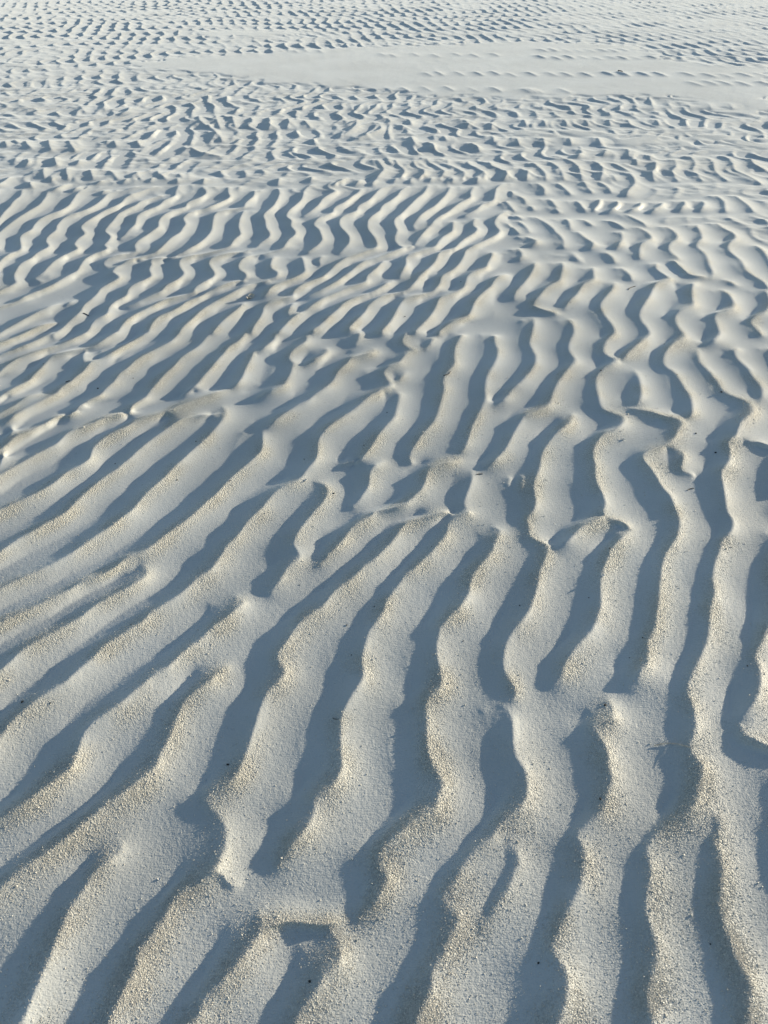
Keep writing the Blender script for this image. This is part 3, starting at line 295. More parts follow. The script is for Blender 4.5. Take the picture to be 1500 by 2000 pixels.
S 0 0 -1075,6623 -1037,6450 -1058,6312 | -1138,6670 -1126,6496 -1132,6357
S 0 0 -1299,6179 -1221,6025 -1188,5902 | -1361,6223 -1281,6068 -1247,5944
S 0 0 -2643,7159 -2544,6961 -2476,6835 | -2743,7210 -2620,7011 -2565,6884
S 0 0 -2395,7092 -2332,6898 | -2486,7143 -2428,6947
S 0 0 -2159,7026 -2123,6835 -2168,6743 | -2262,7076 -2223,6884 -2254,6791
S 0 0 -3188,7296 -3125,7092 -2947,6961 -2855,6804 | -3256,7348 -3221,7143 -3055,7011 -2953,6853
S 0 0 -1376,5715 -1277,5581 -1131,5493 | -1434,5756 -1346,5621 -1198,5533
B 0 0 -2231,4934 -2213,4867 -2176,4809 | -2154,4967 -2136,4899 -2131,4840
B 0 0 -1982,4881 -2008,4800 -2043,4731 | -1935,4913 -1958,4831 -1998,4761
B 0 0 -1891,4830 -1914,4735 | -1844,4862 -1863,4765
B 0 0 -1708,4768 -1723,4693 | -1651,4799 -1682,4723
B 0 0 -1540,4830 -1587,4766 | -1496,4862 -1533,4797
B 0 0 -1769,4963 -1809,4878 | -1715,4996 -1735,4910
B 0 1 -2407,5039 -2400,4936 -2410,4853 | -2356,5073 -2350,4968 -2351,4885
B 0 0 -2109,5037 -2112,4950 | -2046,5070 -2061,4983
B 0 0 -1625,4995 -1646,4909 | -1559,5029 -1581,4941
B 0 0 -1476,5011 -1477,4923 | -1420,5044 -1422,4956
B 0 0 -1318,4990 -1300,4902 | -1250,5023 -1233,4934
B 0 0 -1143,4986 -1134,4880 | -1096,5020 -1077,4913
B 0 0 -663,4974 -660,4848 | -601,5008 -589,4881
B 0 0 -458,5005 -461,4895 | -418,5041 -421,4930
B 0 0 -238,4962 -278,4872 -316,4784 | -186,4997 -226,4906 -265,4817
B 0 0 -140,4922 -180,4814 | -76,4957 -117,4848
B 0 0 -43,4920 -74,4811 | 22,4955 -11,4845
B 0 0 87,4954 64,4880 | 163,4989 129,4914
B 0 0 184,4971 160,4858 | 262,5006 225,4893
B 0 0 314,4968 288,4874 | 382,5004 355,4909
B 0 0 444,4965 425,4852 | 524,5001 503,4887
B 0 0 606,4962 574,4848 | 676,4999 642,4884
S 0 0 795,4576 822,4481 816,4396 | 746,4614 773,4519 781,4432
S 0 0 839,4368 842,4295 | 787,4405 796,4332
S 0 0 972,4324 976,4241 | 927,4361 941,4277
S 0 0 731,4186 755,4113 | 685,4223 712,4149
S 0 0 706,4468 722,4365 732,4266 | 661,4505 679,4402 685,4303
S 0 0 763,4678 772,4588 | 718,4716 727,4625
S 0 0 661,4051 681,3961 704,3874 | 621,4087 637,3997 653,3909
S 0 0 735,3817 774,3733 730,3670 | 680,3852 712,3768 677,3704
S 0 0 666,3637 672,3538 643,3480 | 621,3670 641,3569 600,3512
B 0 0 -507,2672 -513,2614 -519,2557 -525,2503 -528,2449 -537,2398 -561,2362 | -442,2683 -446,2625 -453,2568 -456,2513 -456,2460 -463,2408 -485,2372"""
BUMPS = """1471,8474,0.97 1672,8468,0.65 1823,8451,0.85 2015,8438,1.07 2239,8480,1.25 2385,8467,1.49 2586,8458,1.28 2746,8457,1.20 3031,8462,0.91 3225,8407,0.92 3384,8390,0.61 3581,8429,0.96 3748,8456,0.45 2948,7980,0.72 3106,8029,0.77 3239,8026,0.83 3405,7985,0.90 3617,7988,1.12 1730,9461,1.14 1886,9389,0.91 2036,9457,1.12 2179,9449,0.50 2332,9381,0.52 2493,9437,0.57 2608,9402,1.15 2749,9417,0.49 2947,9445,1.15 3108,9428,1.25 3235,9470,0.93 3368,9458,0.78 3555,9462,0.48 3716,9447,1.22 3867,9440,0.82 3988,9414,0.93 4143,9417,1.20 1823,9913,0.82 1945,9927,0.99 2092,9900,0.37 2221,9897,0.37 2366,9891,0.40 2506,9909,0.79 2619,9884,0.83 2751,9953,0.79 2937,9932,0.65 3049,9925,0.59 3166,9920,0.74 3301,9919,0.85 3414,9898,0.83 3577,9935,0.87 3710,9939,0.64 -17,9634,0.50 104,9560,0.56 353,9627,0.50 578,9555,0.57 815,9632,0.61 1007,9563,0.78 1241,9616,0.77 441,8453,0.58 555,8495,0.87 757,8490,0.63 944,8485,0.95 1113,8518,0.96 1268,8439,0.64 45,7700,0.47 200,7706,0.74 394,7744,0.54 603,7760,0.69 824,7708,0.36 1033,7716,0.89 -1472,10343,0.82 -1363,10361,0.53 -1182,10370,0.78 -1007,10338,0.85 -852,10418,1.03 -674,10356,0.66 -527,10385,0.99 -363,10355,1.07 -159,10351,0.41 -4,10347,0.44 140,10416,0.78 314,10392,0.96 456,10441,0.50 630,10439,1.11 841,10437,0.77 -1448,9890,0.51 -1285,9861,0.52 -1174,9888,0.38 -1008,9847,0.53 -900,9904,0.52 -724,9840,0.53 1302,7653,0.48 1344,7661,0.61 1400,7648,0.49 1651,7659,0.60 3376,8997,0.40 3511,8951,0.37 3651,8964,0.33 3784,9024,0.55 3904,8956,0.54 4017,8969,0.45"""
FLATS = """-2849,8961 -2200,9461 -1446,9730 -301,10161 920,10389 1940,10627 2886,10161 3119,9143 4031,8961 3501,7397 2714,7355 2072,7505 1137,7397 325,7571 -532,7942 -1124,8039 -1565,8345 -2025,8615
964,6093 1555,6155 2093,6000 2842,5970 2810,5709 2024,5766 1484,5823 1109,5795
2598,7271 3483,7355 3242,6765 2775,6876
-2582,11311 -1545,11494 -734,11402 -1480,10959 -2381,10959
-4129,9205 -3427,9081 -3666,8843 -3962,8785
48,7894 1190,7799 1131,7355 411,7440"""


def pts(s):
    return np.array([[float(v) for v in t.split(',')] for t in s.split()]) / 1000.0


def resample(p, step):
    d = np.hypot(*np.diff(p, axis=0).T)
    t = np.concatenate([[0], np.cumsum(d)])
    n = max(2, int(t[-1] / step) + 2)
    q = np.linspace(0, t[-1], n)
    out = np.stack([np.interp(q, t, p[:, 0]), np.interp(q, t, p[:, 1])], 1)
    return out, q / max(t[-1], 1e-9)


def smooth_chain(p):
    # Catmull-Rom through the surveyed points so that crests curve
    if len(p) < 3:
        return p
    P = np.vstack([2 * p[0] - p[1], p, 2 * p[-1] - p[-2]])
    out = []
    for i in range(1, len(P) - 2):
        for t in (0, .25, .5, .75):
            a, b, c, d = P[i - 1], P[i], P[i + 1], P[i + 2]
            out.append(.5 * (2 * b + (c - a) * t + (2 * a - 5 * b + 4 * c - d) * t * t + (3 * b - a - 3 * c + d) * t ** 3))
    out.append(p[-1])
    return np.array(out)


def gauss1(a, sig, axis):
    r = int(3 * sig + 1)
    k = np.exp(-.5 * (np.arange(-r, r + 1) / sig) ** 2)
    k /= k.sum()
    pad = [(0, 0), (0, 0)]
    pad[axis] = (r, r)
    b = np.pad(a, pad, mode='edge')
    out = np.zeros_like(a)
    for i, v in enumerate(k):
        sl_ = [slice(None), slice(None)]
        sl_[axis] = slice(i, i + a.shape[axis])
        out += v * b[tuple(sl_)]
    return out


def gauss(a, sig):
    return gauss1(gauss1(a, sig, 0), sig, 1)


class Grid:
    def __init__(self, x0, y0, dx, arr):
        self.x0, self.y0, self.dx, self.a = x0, y0, dx, arr

    def sample(self, X, Y, wrap=False):
        # cubic B-spline look-up
        u = (X - self.x0) / self.dx
        v = (Y - self.y0) / self.dx
        i = np.floor(u).astype(np.int32)
        j = np.floor(v).astype(np.int32)
        fu = (u - i).astype(np.float32)
        fv = (v - j).astype(np.float32)
        ny, nx = self.a.shape

        def wts(f):
            return ((1 - f) ** 3 / 6, (3 * f ** 3 - 6 * f ** 2 + 4) / 6, (-3 * f ** 3 + 3 * f ** 2 + 3 * f + 1) / 6, f ** 3 / 6)
        wu, wv = wts(fu), wts(fv)
        out = np.zeros(X.shape, np.float32)
        for b in range(4):
            jj = j + b - 1
            jj = jj % ny if wrap else np.clip(jj, 0, ny - 1)
            row = np.zeros(X.shape, np.float32)
            for a in range(4):
                ii = i + a - 1
                ii = ii % nx if wrap else np.clip(ii, 0, nx - 1)
                row += wu[a] * self.a[jj, ii]
            out += wv[b] * row
        return out


def smoothstep(a, b, x):
    t = np.clip((x - a) / (b - a), 0, 1)
    return t * t * (3 - 2 * t)


# ------------------------------------------------------------------ near and middle field: membrane stretched over the crests
DX = 0.0025
LINES = []
FEET = []
for line in TRACE.splitlines():
    if line[0] == 'B':
        FEET.append(resample(pts(line[5:].split('|')[1]), .01)[0])
FEET = np.concatenate(FEET)
FEET = FEET[np.argsort(FEET[:, 1])]
for line in TRACE.splitlines():
    kind, open0, open1, rest = line[0], line[2] == '1', line[4] == '1', line[5:]
    cs, fs = rest.split('|')
    crest, foot = smooth_chain(pts(cs)), smooth_chain(pts(fs))
    C, q = resample(crest, DX * .5)
    f0, fq = resample(foot, DX * .5)
    Fo = np.stack([np.interp(q, fq, f0[:, 0]), np.interp(q, fq, f0[:, 1])], 1)
    T = np.gradient(C, axis=0)
    T = gauss1(T, max(1.0, min(12.0, len(T) / 6)), 0)
    T /= np.linalg.norm(T, axis=1, keepdims=True) + 1e-9
    W = C - Fo
    width = np.abs(W[:, 0] * T[:, 1] - W[:, 1] * T[:, 0])
    sind = np.abs(SUN2[0] * T[:, 1] - SUN2[1] * T[:, 0])
    if kind == 'B':                     # lit strip: its lee slope ends at the next strip on the left
        wx = np.full(len(C), .3)
        for k_ in range(len(C)):
            a = np.searchsorted(FEET[:, 1], C[k_, 1] - .03)
            b = np.searchsorted(FEET[:, 1], C[k_, 1] + .03)
            gap = C[k_, 0] - FEET[a:b, 0]
            gap = gap[gap > .012]
            if len(gap): wx[k_] = gap.min()
        width = np.where(wx < .22, wx * np.abs(T[:, 1]), np.clip(width * 1.2, .02, .06))
        width = np.clip(width * 1.12, .016, .075)
    drop = width * TANE / np.maximum(sind, .36) * (1 + .4 * (1 - sind))
    lean = np.exp(-((C[:, 0] + .6) / 1.6) ** 2) * np.exp(-((C[:, 1] - 2.8) / 1.5) ** 2)
    if kind == 'S':
        drop = drop * (1 - .28 * lean)      # the ground itself leans away from the sun here
    drop = np.clip(drop * (.95 if kind == 'S' else 1.03), 0.0012, 0.021)
    if kind in 'PQ':                     # short steep steps
        drop = np.full(len(drop), .0115)
    else:
        drop = np.maximum(drop, .0045 + .002 * smoothstep(3.8, 5.0, C[:, 1]))
    n = len(drop)
    sg = max(1.0, min(14.0, n / 8))
    drop = gauss1(drop[:, None], sg, 0)[:, 0]
    tl = .055 + .16 * float(smoothstep(3.8, 4.6, C[:, 1].max())) * (n * DX * .5 > .5)
    e0 = np.ones(n) if open0 else np.minimum(1, q * n * DX * .5 / tl + .12)
    e1 = np.ones(n) if open1 else np.minimum(1, (1 - q) * n * DX * .5 / tl + .12)
    taper = np.minimum(e0, e1)
    if kind in 'PQ':
        taper = np.minimum(1, np.minimum(q, 1 - q) * n * DX * .5 / .015 + .1)
    drop = drop * taper
    LINES.append((C, drop * (1.05 if kind == 'Q' else .56), 4.0))
    arc = q * n * DX * .5
    wide = (width > .007) & ((arc > .03) | open0) & ((arc[-1] - arc > .03) | open1 | (kind in 'PQ'))
    if arc[-1] < .14: wide = (width > .007) & (q > .25) & (q < .75)
    LINES.append((Fo[wide], -drop[wide] * .44, 1.0))
ELL = 0.05
BASE = -0.0140


def relax(h, con, val, dx, its):
    src = np.float32(-dx * dx * BASE / ELL ** 2)
    dd = np.float32(1.0 / (4 + dx * dx / ELL ** 2))
    for _ in range(its):
        p = np.pad(h, 1, mode='edge')
        n_ = (p[:-2, 1:-1] + p[2:, 1:-1] + p[1:-1, :-2] + p[1:-1, 2:] - src) * dd
        h = np.where(con, val, n_)
    return h


def coarsen(con, val):
    c = con.reshape(con.shape[0] // 2, 2, con.shape[1] // 2, 2)
    v = (val * con).reshape(c.shape)
    s = c.sum((1, 3))
    return s > 0, np.where(s > 0, v.sum((1, 3)) / np.maximum(s, 1), 0).astype(np.float32)


def membrane(x0, x1, y0, y1, dx, blur):
    nx = int((x1 - x0) / dx) // 8 * 8
    ny = int((y1 - y0) / dx) // 8 * 8
    num = np.zeros((ny, nx), np.float32)
    den = np.zeros((ny, nx), np.float32)
    for P, hh, wg in LINES:
        i = ((P[:, 0] - x0) / dx).astype(int)
        j = ((P[:, 1] - y0) / dx).astype(int)
        ok = (i >= 0) & (i < nx) & (j >= 0) & (j < ny)
        np.add.at(num, (j[ok], i[ok]), hh[ok] * wg)
        np.add.at(den, (j[ok], i[ok]), wg)
    con = den > 0
    val = np.where(con, num / np.maximum(den, 1e-6), 0).astype(np.float32)
    levels = [(con, val, dx)]
    for _ in range(3):
        c_, v_, d_ = levels[-1]
        c2, v2 = coarsen(c_, v_)
        levels.append((c2, v2, d_ * 2))
    h = np.zeros(levels[-1][0].shape, np.float32)
    for li, its in ((3, 120), (2, 80), (1, 55), (0, 40)):
        c_, v_, d_ = levels[li]
        if h.shape != c_.shape:
            h = np.repeat(np.repeat(h, 2, 0), 2, 1)[:c_.shape[0], :c_.shape[1]]
        h = relax(h, c_, v_, d_, its)
    h = gauss(h, blur).astype(np.float32)
    cover = gauss((con.astype(np.float32)), .07 / dx) * (.004 / dx)
    gap = np.clip(1 - cover / .0165, 0, 1).astype(np.float32)      # where no crest was surveyed
    gap = gauss(gap, .016 / dx).astype(np.float32)
    return Grid(x0 + dx / 2, y0 + dx / 2, dx, h), Grid(x0 + dx / 2, y0 + dx / 2, dx, gap)


near, near_gap = membrane(-1.6, 1.6, .12, 2.4, .0025, 1.2)
mid, mid_gap = membrane(-4.1, 4.1, 1.7, 7.8, .005, 1.0)

# ------------------------------------------------------------------ far field: sinuous ripples from band-passed noise
PD = 0.012
PX, PY = 1536, 1408


def bandnoise(lam, ang, srad, sang, seed):
    r = np.random.default_rng(seed)
    n = np.fft.fft2(r.standard_normal((PY, PX)))
    kx = np.fft.fftfreq(PX, PD)[None, :]
    ky = np.fft.fftfreq(PY, PD)[:, None]
    k = np.hypot(kx, ky) + 1e-9
    th = np.arctan2(ky, kx)
    dth = np.angle(np.exp(1j * (th - ang)))
    g = np.exp(-.5 * (np.log(k * lam) / srad) ** 2 - .5 * (dth / sang) ** 2)
    z = np.fft.ifft2(n * g)
    return z / np.sqrt((np.abs(z) ** 2).mean())


def lownoise(lx, ly, seed):
    r = np.random.default_rng(seed)
    n = np.fft.fft2(r.standard_normal((PY, PX)))
    kx = np.fft.fftfreq(PX, PD)[None, :]
    ky = np.fft.fftfreq(PY, PD)[:, None]
    z = np.fft.ifft2(n * np.exp(-.5 * ((kx * lx) ** 2 + (ky * ly) ** 2))).real
    return ((z - z.mean()) / z.std()).astype(np.float32)


zz = bandnoise(0.50, math.radians(103), .30, .25, 5)           # long oblique bands that offset the crests
mixn = smoothstep(-.7, .7, lownoise(1.1, .8, 31))


def ripple_train(lam, ang, seed, sh, srad=.17, sang=.27):
    z = bandnoise(lam, math.radians(ang), srad, sang, seed)
    ph = np.angle(z) + sh * np.real(zz)
    ph = np.angle(np.exp(1j * ph))
    mag = np.clip(np.abs(z) / .9, .2, 1.3)
    pw = ph + 0.45 * np.sin(ph)
    return (1 - 2 * np.abs(np.sin(pw / 2)) ** 0.8) * mag


hp = ripple_train(.17, 10, 3, 1.5) * (1 - mixn) + ripple_train(.145, -14, 4, 1.9) * mixn
farmix = smoothstep(7.2, 9.0, -1.0 + PD * np.arange(PY))[:, None]
hp = hp * (1 - farmix) + 1.15 * ripple_train(.175, 12, 6, 1.1, .09, .16) * farmix
band = np.clip(0.80 + 0.34 * np.cos(np.angle(zz) + .6) + .12 * lownoise(.5, .25, 12), .25, 1.3)
hp = (0.0090 * hp * band - .001).astype(np.float32)
hp += 0.0014 * lownoise(.12, .06, 11)
hp = gauss(hp, .6).astype(np.float32)
proc = Grid(-9.0, -1.0, PD, hp)

# flat sand sheets that bury the ripples, and the rows of crests that still poke out
FX0, FY0, FD = -8.0, 3.0, 0.02
FNX, FNY = 800, 620
fxx, fyy = np.meshgrid(FX0 + FD * np.arange(FNX), FY0 + FD * np.arange(FNY))
flat = np.zeros((FNY, FNX), np.float32)
for line in FLATS.splitlines():
    P = pts(line)
    inside = np.zeros((FNY, FNX), bool)
    for (xa, ya), (xb, yb) in zip(P, np.roll(P, -1, 0)):
        cnd = (ya > fyy) != (yb > fyy)
        inside ^= cnd & (fxx < (xb - xa) * (fyy - ya) / (yb - ya + 1e-12) + xa)
    flat = np.maximum(flat, inside)
flat = gauss(flat, 7.0).astype(np.float32)
flatg = Grid(FX0, FY0, FD, flat)
raggedg = Grid(-9.0, -1.0, PD, lownoise(.25, .2, 41))
bump_list = [(float(a) / 1000, float(b) / 1000, float(c)) for a, b, c in (q.split(',') for q in BUMPS.split())]


def swell(X, Y):
    # broad low swell of the beach: the left middle leans away from the sun
    q = (X + .6) / 1.6
    a = np.abs(q)
    tt = 1 / (1 + .3275911 * a)
    erf = np.sign(q) * (1 - (((((1.061405429 * tt - 1.453152027) * tt) + 1.421413741) * tt - .284496736) * tt + .254829592) * tt * np.exp(-a * a))
    return .088 * erf * np.exp(-np.minimum(((Y - 2.8) / 1.5) ** 2, 60))


def height(X, Y):
    return ripples(X, Y) + swell(X, Y)


def ripples(X, Y):
    sh = X.shape
    X = np.ascontiguousarray(X, np.float32).ravel()
    Y = np.ascontiguousarray(Y, np.float32).ravel()
    acc = np.zeros(X.shape, np.float32)
    hw = .52 * (.766 * np.clip(Y, -.4, 1e9) + .9)
    m = (1 - smoothstep(1.03, 1.16, np.abs(X) / hw)) * (1 - smoothstep(6.6, 7.4, Y)) * smoothstep(.26, .34, Y)
    fl = np.zeros(X.shape, np.float32)
    k = (Y > 3.2) & (Y < 15.2) & (np.abs(X) < 7.9)
    fl[k] = flatg.sample(X[k], Y[k])
    fl[k] = np.clip(fl[k] + .22 * raggedg.sample(X[k], Y[k], wrap=True) * (4 * fl[k] * (1 - fl[k])), 0, 1)
    reach = 1 - smoothstep(15.0, 17.0, np.hypot(X, Y))
    k = reach > 0
    p = np.zeros(X.shape, np.float32)
    p[k] = proc.sample(X[k], Y[k], wrap=True)
    amp = (1.0 + .4 * smoothstep(4.6, 5.6, Y) - .6 * smoothstep(6.6, 9.0, Y) + .1 * smoothstep(9.0, 11.0, Y)) * (1 - .3 * smoothstep(0, 2.5, X - .1 * Y))
    p = p * amp
    # the flat sheets lie at about crest height and swallow the ripples raggedly
    lvl = .0034 * smoothstep(.02, .7, fl) - .0085 * (1 - smoothstep(.02, .7, fl))
    p = np.where(p > lvl, lvl + (p - lvl) * (1 - .93 * smoothstep(.35, .8, fl)), p * .06 + lvl * .94)
    out = p * reach
    wn = 1 - smoothstep(1.95, 2.2, Y)
    for gd, gg, wt in ((near, near_gap, m * wn), (mid, mid_gap, m * (1 - wn))):
        k = wt > 0
        g = np.maximum(gg.sample(X[k], Y[k]), .5 * smoothstep(4.3, 5.3, Y[k]))
        v = gd.sample(X[k], Y[k])
        acc[k] += wt[k] * (v + g * (.95 * p[k] + .012))
    out = out * (1 - m) + acc
    # a short crumbled crest that runs across the ripples in the left foreground
    for (ax, ay), (bx, by), hh in (((-0.2134, 0.5177), (-0.0746, 0.5435), .0105), ((-0.3313, 0.6117), (-0.2641, 0.6060), .0045)):
        L = math.hypot(bx - ax, by - ay)
        tx, ty = (bx - ax) / L, (by - ay) / L
        k = np.where((np.abs(X - (ax + bx) / 2) < .25) & (np.abs(Y - (ay + by) / 2) < .2))[0]
        if len(k):
            v = (X[k] - ax) * tx + (Y[k] - ay) * ty
            u = -(X[k] - ax) * ty + (Y[k] - ay) * tx
            u = u - .009 * np.sin(v / L * 5.5)
            ends = smoothstep(-.15, .25, v / L) * (1 - smoothstep(.75, 1.15, v / L))
            prof = np.where(u > 0, 1 - smoothstep(-.03, .055, u) * 1.0, np.exp(np.minimum(u, 0) / .007) * (1 - smoothstep(-.03, .055, 0.0)))
            out[k] += hh * ends * prof * 1.35
    # isolated crests on the flat sheets
    for bx, by, ba in bump_list:
        k = np.where((np.abs(Y - by) < .32) & (np.abs(X - bx) < .3))[0]
        if len(k) == 0:
            continue
        dx = X[k] - bx
        dy = Y[k] - by
        u = dx * math.cos(.33) + dy * math.sin(.33)
        v = -dx * math.sin(.33) + dy * math.cos(.33)
        L = .12
        ends = np.exp(-(v / L) ** 4)
        right = np.exp(-np.maximum(u, 0) / .035)
        left = np.exp(-np.maximum(-u, 0) / .05)
        out[k] += ba * .012 * ends * right * left * (.4 + .6 * (u > -.2))
    return out.reshape(sh)


# ------------------------------------------------------------------ helpers for objects
def tag(o, label=None, cat=None, group=None, kind=None):
    if label: o["label"] = label
    if cat: o["category"] = cat
    if group: o["group"] = group
    if kind: o["kind"] = kind
    return o


def mesh_from_arrays(name, V, Fc, k, smooth=True):
    me = bpy.data.meshes.new(name)
    nf = len(Fc)
    me.vertices.add(len(V))
    me.vertices.foreach_set("co", np.ascontiguousarray(V, np.float32).ravel())
    me.loops.add(nf * k)
    me.loops.foreach_set("vertex_index", np.ascontiguousarray(Fc, np.int32).ravel())
    me.polygons.add(nf)
    me.polygons.foreach_set("loop_start", np.arange(nf, dtype=np.int32) * k)
    me.polygons.foreach_set("loop_total", np.full(nf, k, np.int32))
    me.polygons.foreach_set("use_smooth", np.full(nf, smooth, bool))
    me.update(calc_edges=True)
    return me


# ------------------------------------------------------------------ materials
def sand_material():
    m = bpy.data.materials.new("pale_sand")
    m.use_nodes = True
    n, l = m.node_tree.nodes, m.node_tree.links
    b = n["Principled BSDF"]
    geo = n.new("ShaderNodeNewGeometry")
    big = n.new("ShaderNodeTexNoise"); big.inputs["Scale"].default_value = 2.2; big.inputs["Detail"].default_value = 4
    l.new(geo.outputs["Position"], big.inputs["Vector"])
    vor = n.new("ShaderNodeTexVoronoi"); vor.inputs["Scale"].default_value = 420
    l.new(geo.outputs["Position"], vor.inputs["Vector"])
    r1 = n.new("ShaderNodeValToRGB")
    r1.color_ramp.elements[0].position = .3; r1.color_ramp.elements[0].color = (.43, .455, .46, 1)
    r1.color_ramp.elements[1].position = .75; r1.color_ramp.elements[1].color = (.555, .585, .592, 1)
    l.new(big.outputs["Fac"], r1.inputs["Fac"])
    r2 = n.new("ShaderNodeValToRGB")
    r2.color_ramp.elements[0].position = 0; r2.color_ramp.elements[0].color = (.72, .71, .70, 1)
    r2.color_ramp.elements[1].position = 1; r2.color_ramp.elements[1].color = (1.18, 1.18, 1.18, 1)
    sep = n.new("ShaderNodeSeparateColor")
    l.new(vor.outputs["Color"], sep.inputs[0]); l.new(sep.outputs[0], r2.inputs["Fac"])
    mul = n.new("ShaderNodeMix"); mul.data_type = 'RGBA'; mul.blend_type = 'MULTIPLY'; mul.inputs[0].default_value = .6
    l.new(r1.outputs[0], mul.inputs[6]); l.new(r2.outputs[0], mul.inputs[7])
    b.inputs["Roughness"].default_value = .62
    b.inputs["Specular IOR Level"].default_value = .5
    b.inputs["Sheen Weight"].default_value = .31
    b.inputs["Sheen Tint"].default_value = (.82, .89, 1.0, 1)
    b.inputs["Sheen Roughness"].default_value = .45
    fine = n.new("ShaderNodeTexNoise"); fine.inputs["Scale"].default_value = 330; fine.inputs["Detail"].default_value = 3
    l.new(geo.outputs["Position"], fine.inputs["Vector"])
    # wind streaks: stretched noise running across the ripples
    mp = n.new("ShaderNodeMapping"); mp.inputs["Rotation"].default_value = (0, 0, math.radians(12)); mp.inputs["Scale"].default_value = (60, 330, 1)
    l.new(geo.outputs["Position"], mp.inputs["Vector"])
    st = n.new("ShaderNodeTexNoise"); st.inputs["Scale"].default_value = 1.0; st.inputs["Detail"].default_value = 2
    l.new(mp.outputs[0], st.inputs["Vector"])
    b1 = n.new("ShaderNodeBump"); b1.inputs["Strength"].default_value = .5; b1.inputs["Distance"].default_value = .0012
    l.new(st.outputs["Fac"], b1.inputs["Height"])
    att = n.new("ShaderNodeAttribute"); att.attribute_name = "coarse"
    vg = n.new("ShaderNodeTexVoronoi"); vg.inputs["Scale"].default_value = 300
    l.new(geo.outputs["Position"], vg.inputs["Vector"])
    b3 = n.new("ShaderNodeBump"); b3.inputs["Distance"].default_value = .003; b3.invert = True
    l.new(vg.outputs["Distance"], b3.inputs["Height"])
    ms = n.new("ShaderNodeMath"); ms.operation = 'MULTIPLY'; ms.inputs[1].default_value = .75
    l.new(att.outputs["Fac"], ms.inputs[0]); l.new(ms.outputs[0], b3.inputs["Strength"])
    l.new(b1.outputs[0], b3.inputs["Normal"])
    l.new(att.outputs["Fac"], mul.inputs[0])
    # the coarse grains are creamier than the fine sand
    cr = n.new("ShaderNodeMix"); cr.data_type = 'RGBA'; cr.blend_type = 'MULTIPLY'
    cr.inputs[7].default_value = (1.06, 1.0, .89, 1)
    l.new(att.outputs["Fac"], cr.inputs[0]); l.new(mul.outputs[2], cr.inputs[6])
    l.new(cr.outputs[2], b.inputs["Base Color"])
    b2 = n.new("ShaderNodeBump"); b2.inputs["Strength"].default_value = .55; b2.inputs["Distance"].default_value = .0014
    l.new(fine.outputs["Fac"], b2.inputs["Height"]); l.new(b3.outputs[0], b2.inputs["Normal"])
    l.new(b2.outputs[0], b.inputs["Normal"])
    return m


def simple_material(name, c0, c1, scale, rough=.7, spec=.3):
    m = bpy.data.materials.new(name)
    m.use_nodes = True
    n, l = m.node_tree.nodes, m.node_tree.links
    b = n["Principled BSDF"]
    tc = n.new("ShaderNodeTexCoord")
    t = n.new("ShaderNodeTexNoise"); t.inputs["Scale"].default_value = scale; t.inputs["Detail"].default_value = 3
    l.new(tc.outputs["Object"], t.inputs["Vector"])
    r = n.new("ShaderNodeValToRGB")
    r.color_ramp.elements[0].position = .35; r.color_ramp.elements[0].color = (*c0, 1)
    r.color_ramp.elements[1].position = .68; r.color_ramp.elements[1].color = (*c1, 1)
    l.new(t.outputs["Fac"], r.inputs["Fac"]); l.new(r.outputs[0], b.inputs["Base Color"])
    b.inputs["Roughness"].default_value = rough
    b.inputs["Specular IOR Level"].default_value = spec
    return m


SAND = sand_material()

# ------------------------------------------------------------------ the ground sheet: rows and columns widen with distance
f_px = 1444.4
ang0 = math.radians(40)
yy = np.concatenate([np.arange(2080, 500, -1.45), np.arange(500, -40, -1.0)])
ang = ang0 + np.arctan((yy - 1000) / f_px)
rowsY = CAM_H / np.tan(ang)
rowsY = np.concatenate([[-400, -60, -12, -3, -1, -.4, 0, .12, .2], rowsY[rowsY > .22], [17, 20, 26, 40, 80, 200, 600, 2500]])
s_in = np.linspace(-1.03, 1.03, 1130)
s_out = np.linspace(1.03, 2.1, 300)[1:]
s_far = np.array([2.6, 4, 8, 20, 60])
cols = np.concatenate([-s_far[::-1], -s_out[::-1], s_in, s_out, s_far])
Yg = np.repeat(rowsY[:, None], len(cols), 1)
Xg = cols[None, :] * (.52 * (.766 * np.maximum(rowsY, -.3) + .9))[:, None]
back = rowsY < -.3
Xg[back] *= (1 + np.abs(rowsY[back]))[:, None]
RIP = ripples(Xg, Yg)
Zg = RIP + swell(Xg, Yg)
# grain-scale roughness, felt only where the sheet is fine enough to carry it
near_w = 1 - smoothstep(.9, 2.6, Yg)
rough = rng.standard_normal(Xg.shape).astype(np.float32)
rough = .55 * gauss(rough, .8) * 2.2 + .45 * gauss(rough, 2.0) * 5
Zg = Zg + (0.00014 * near_w * (np.abs(cols) < 2.2)[None, :] * (Yg > .2)) * rough
V = np.stack([Xg, Yg, Zg], -1).reshape(-1, 3)
nr, nc = Xg.shape
idx = np.arange(nr * nc, dtype=np.int32).reshape(nr, nc)
Q = np.stack([idx[:-1, :-1], idx[:-1, 1:], idx[1:, 1:], idx[1:, :-1]], -1).reshape(-1, 4)
gm = mesh_from_arrays("ground", V, Q, 4)
lagm = Grid(-9.0, -1.0, PD, lownoise(.16, .16, 21))


def lag(rip, X, Y):
    # how much coarse grain lies on the surface: gathered on the crests, in patches
    pt = lagm.sample(np.ravel(X).astype(np.float32), np.ravel(Y).astype(np.float32), wrap=True).reshape(np.shape(X))
    return np.clip(smoothstep(-.007, .005, rip) * (.66 + .34 * pt), 0, 1) * (1 - .75 * smoothstep(2.6, 4.5, Y)) * (1 - smoothstep(5.0, 7.0, Y))


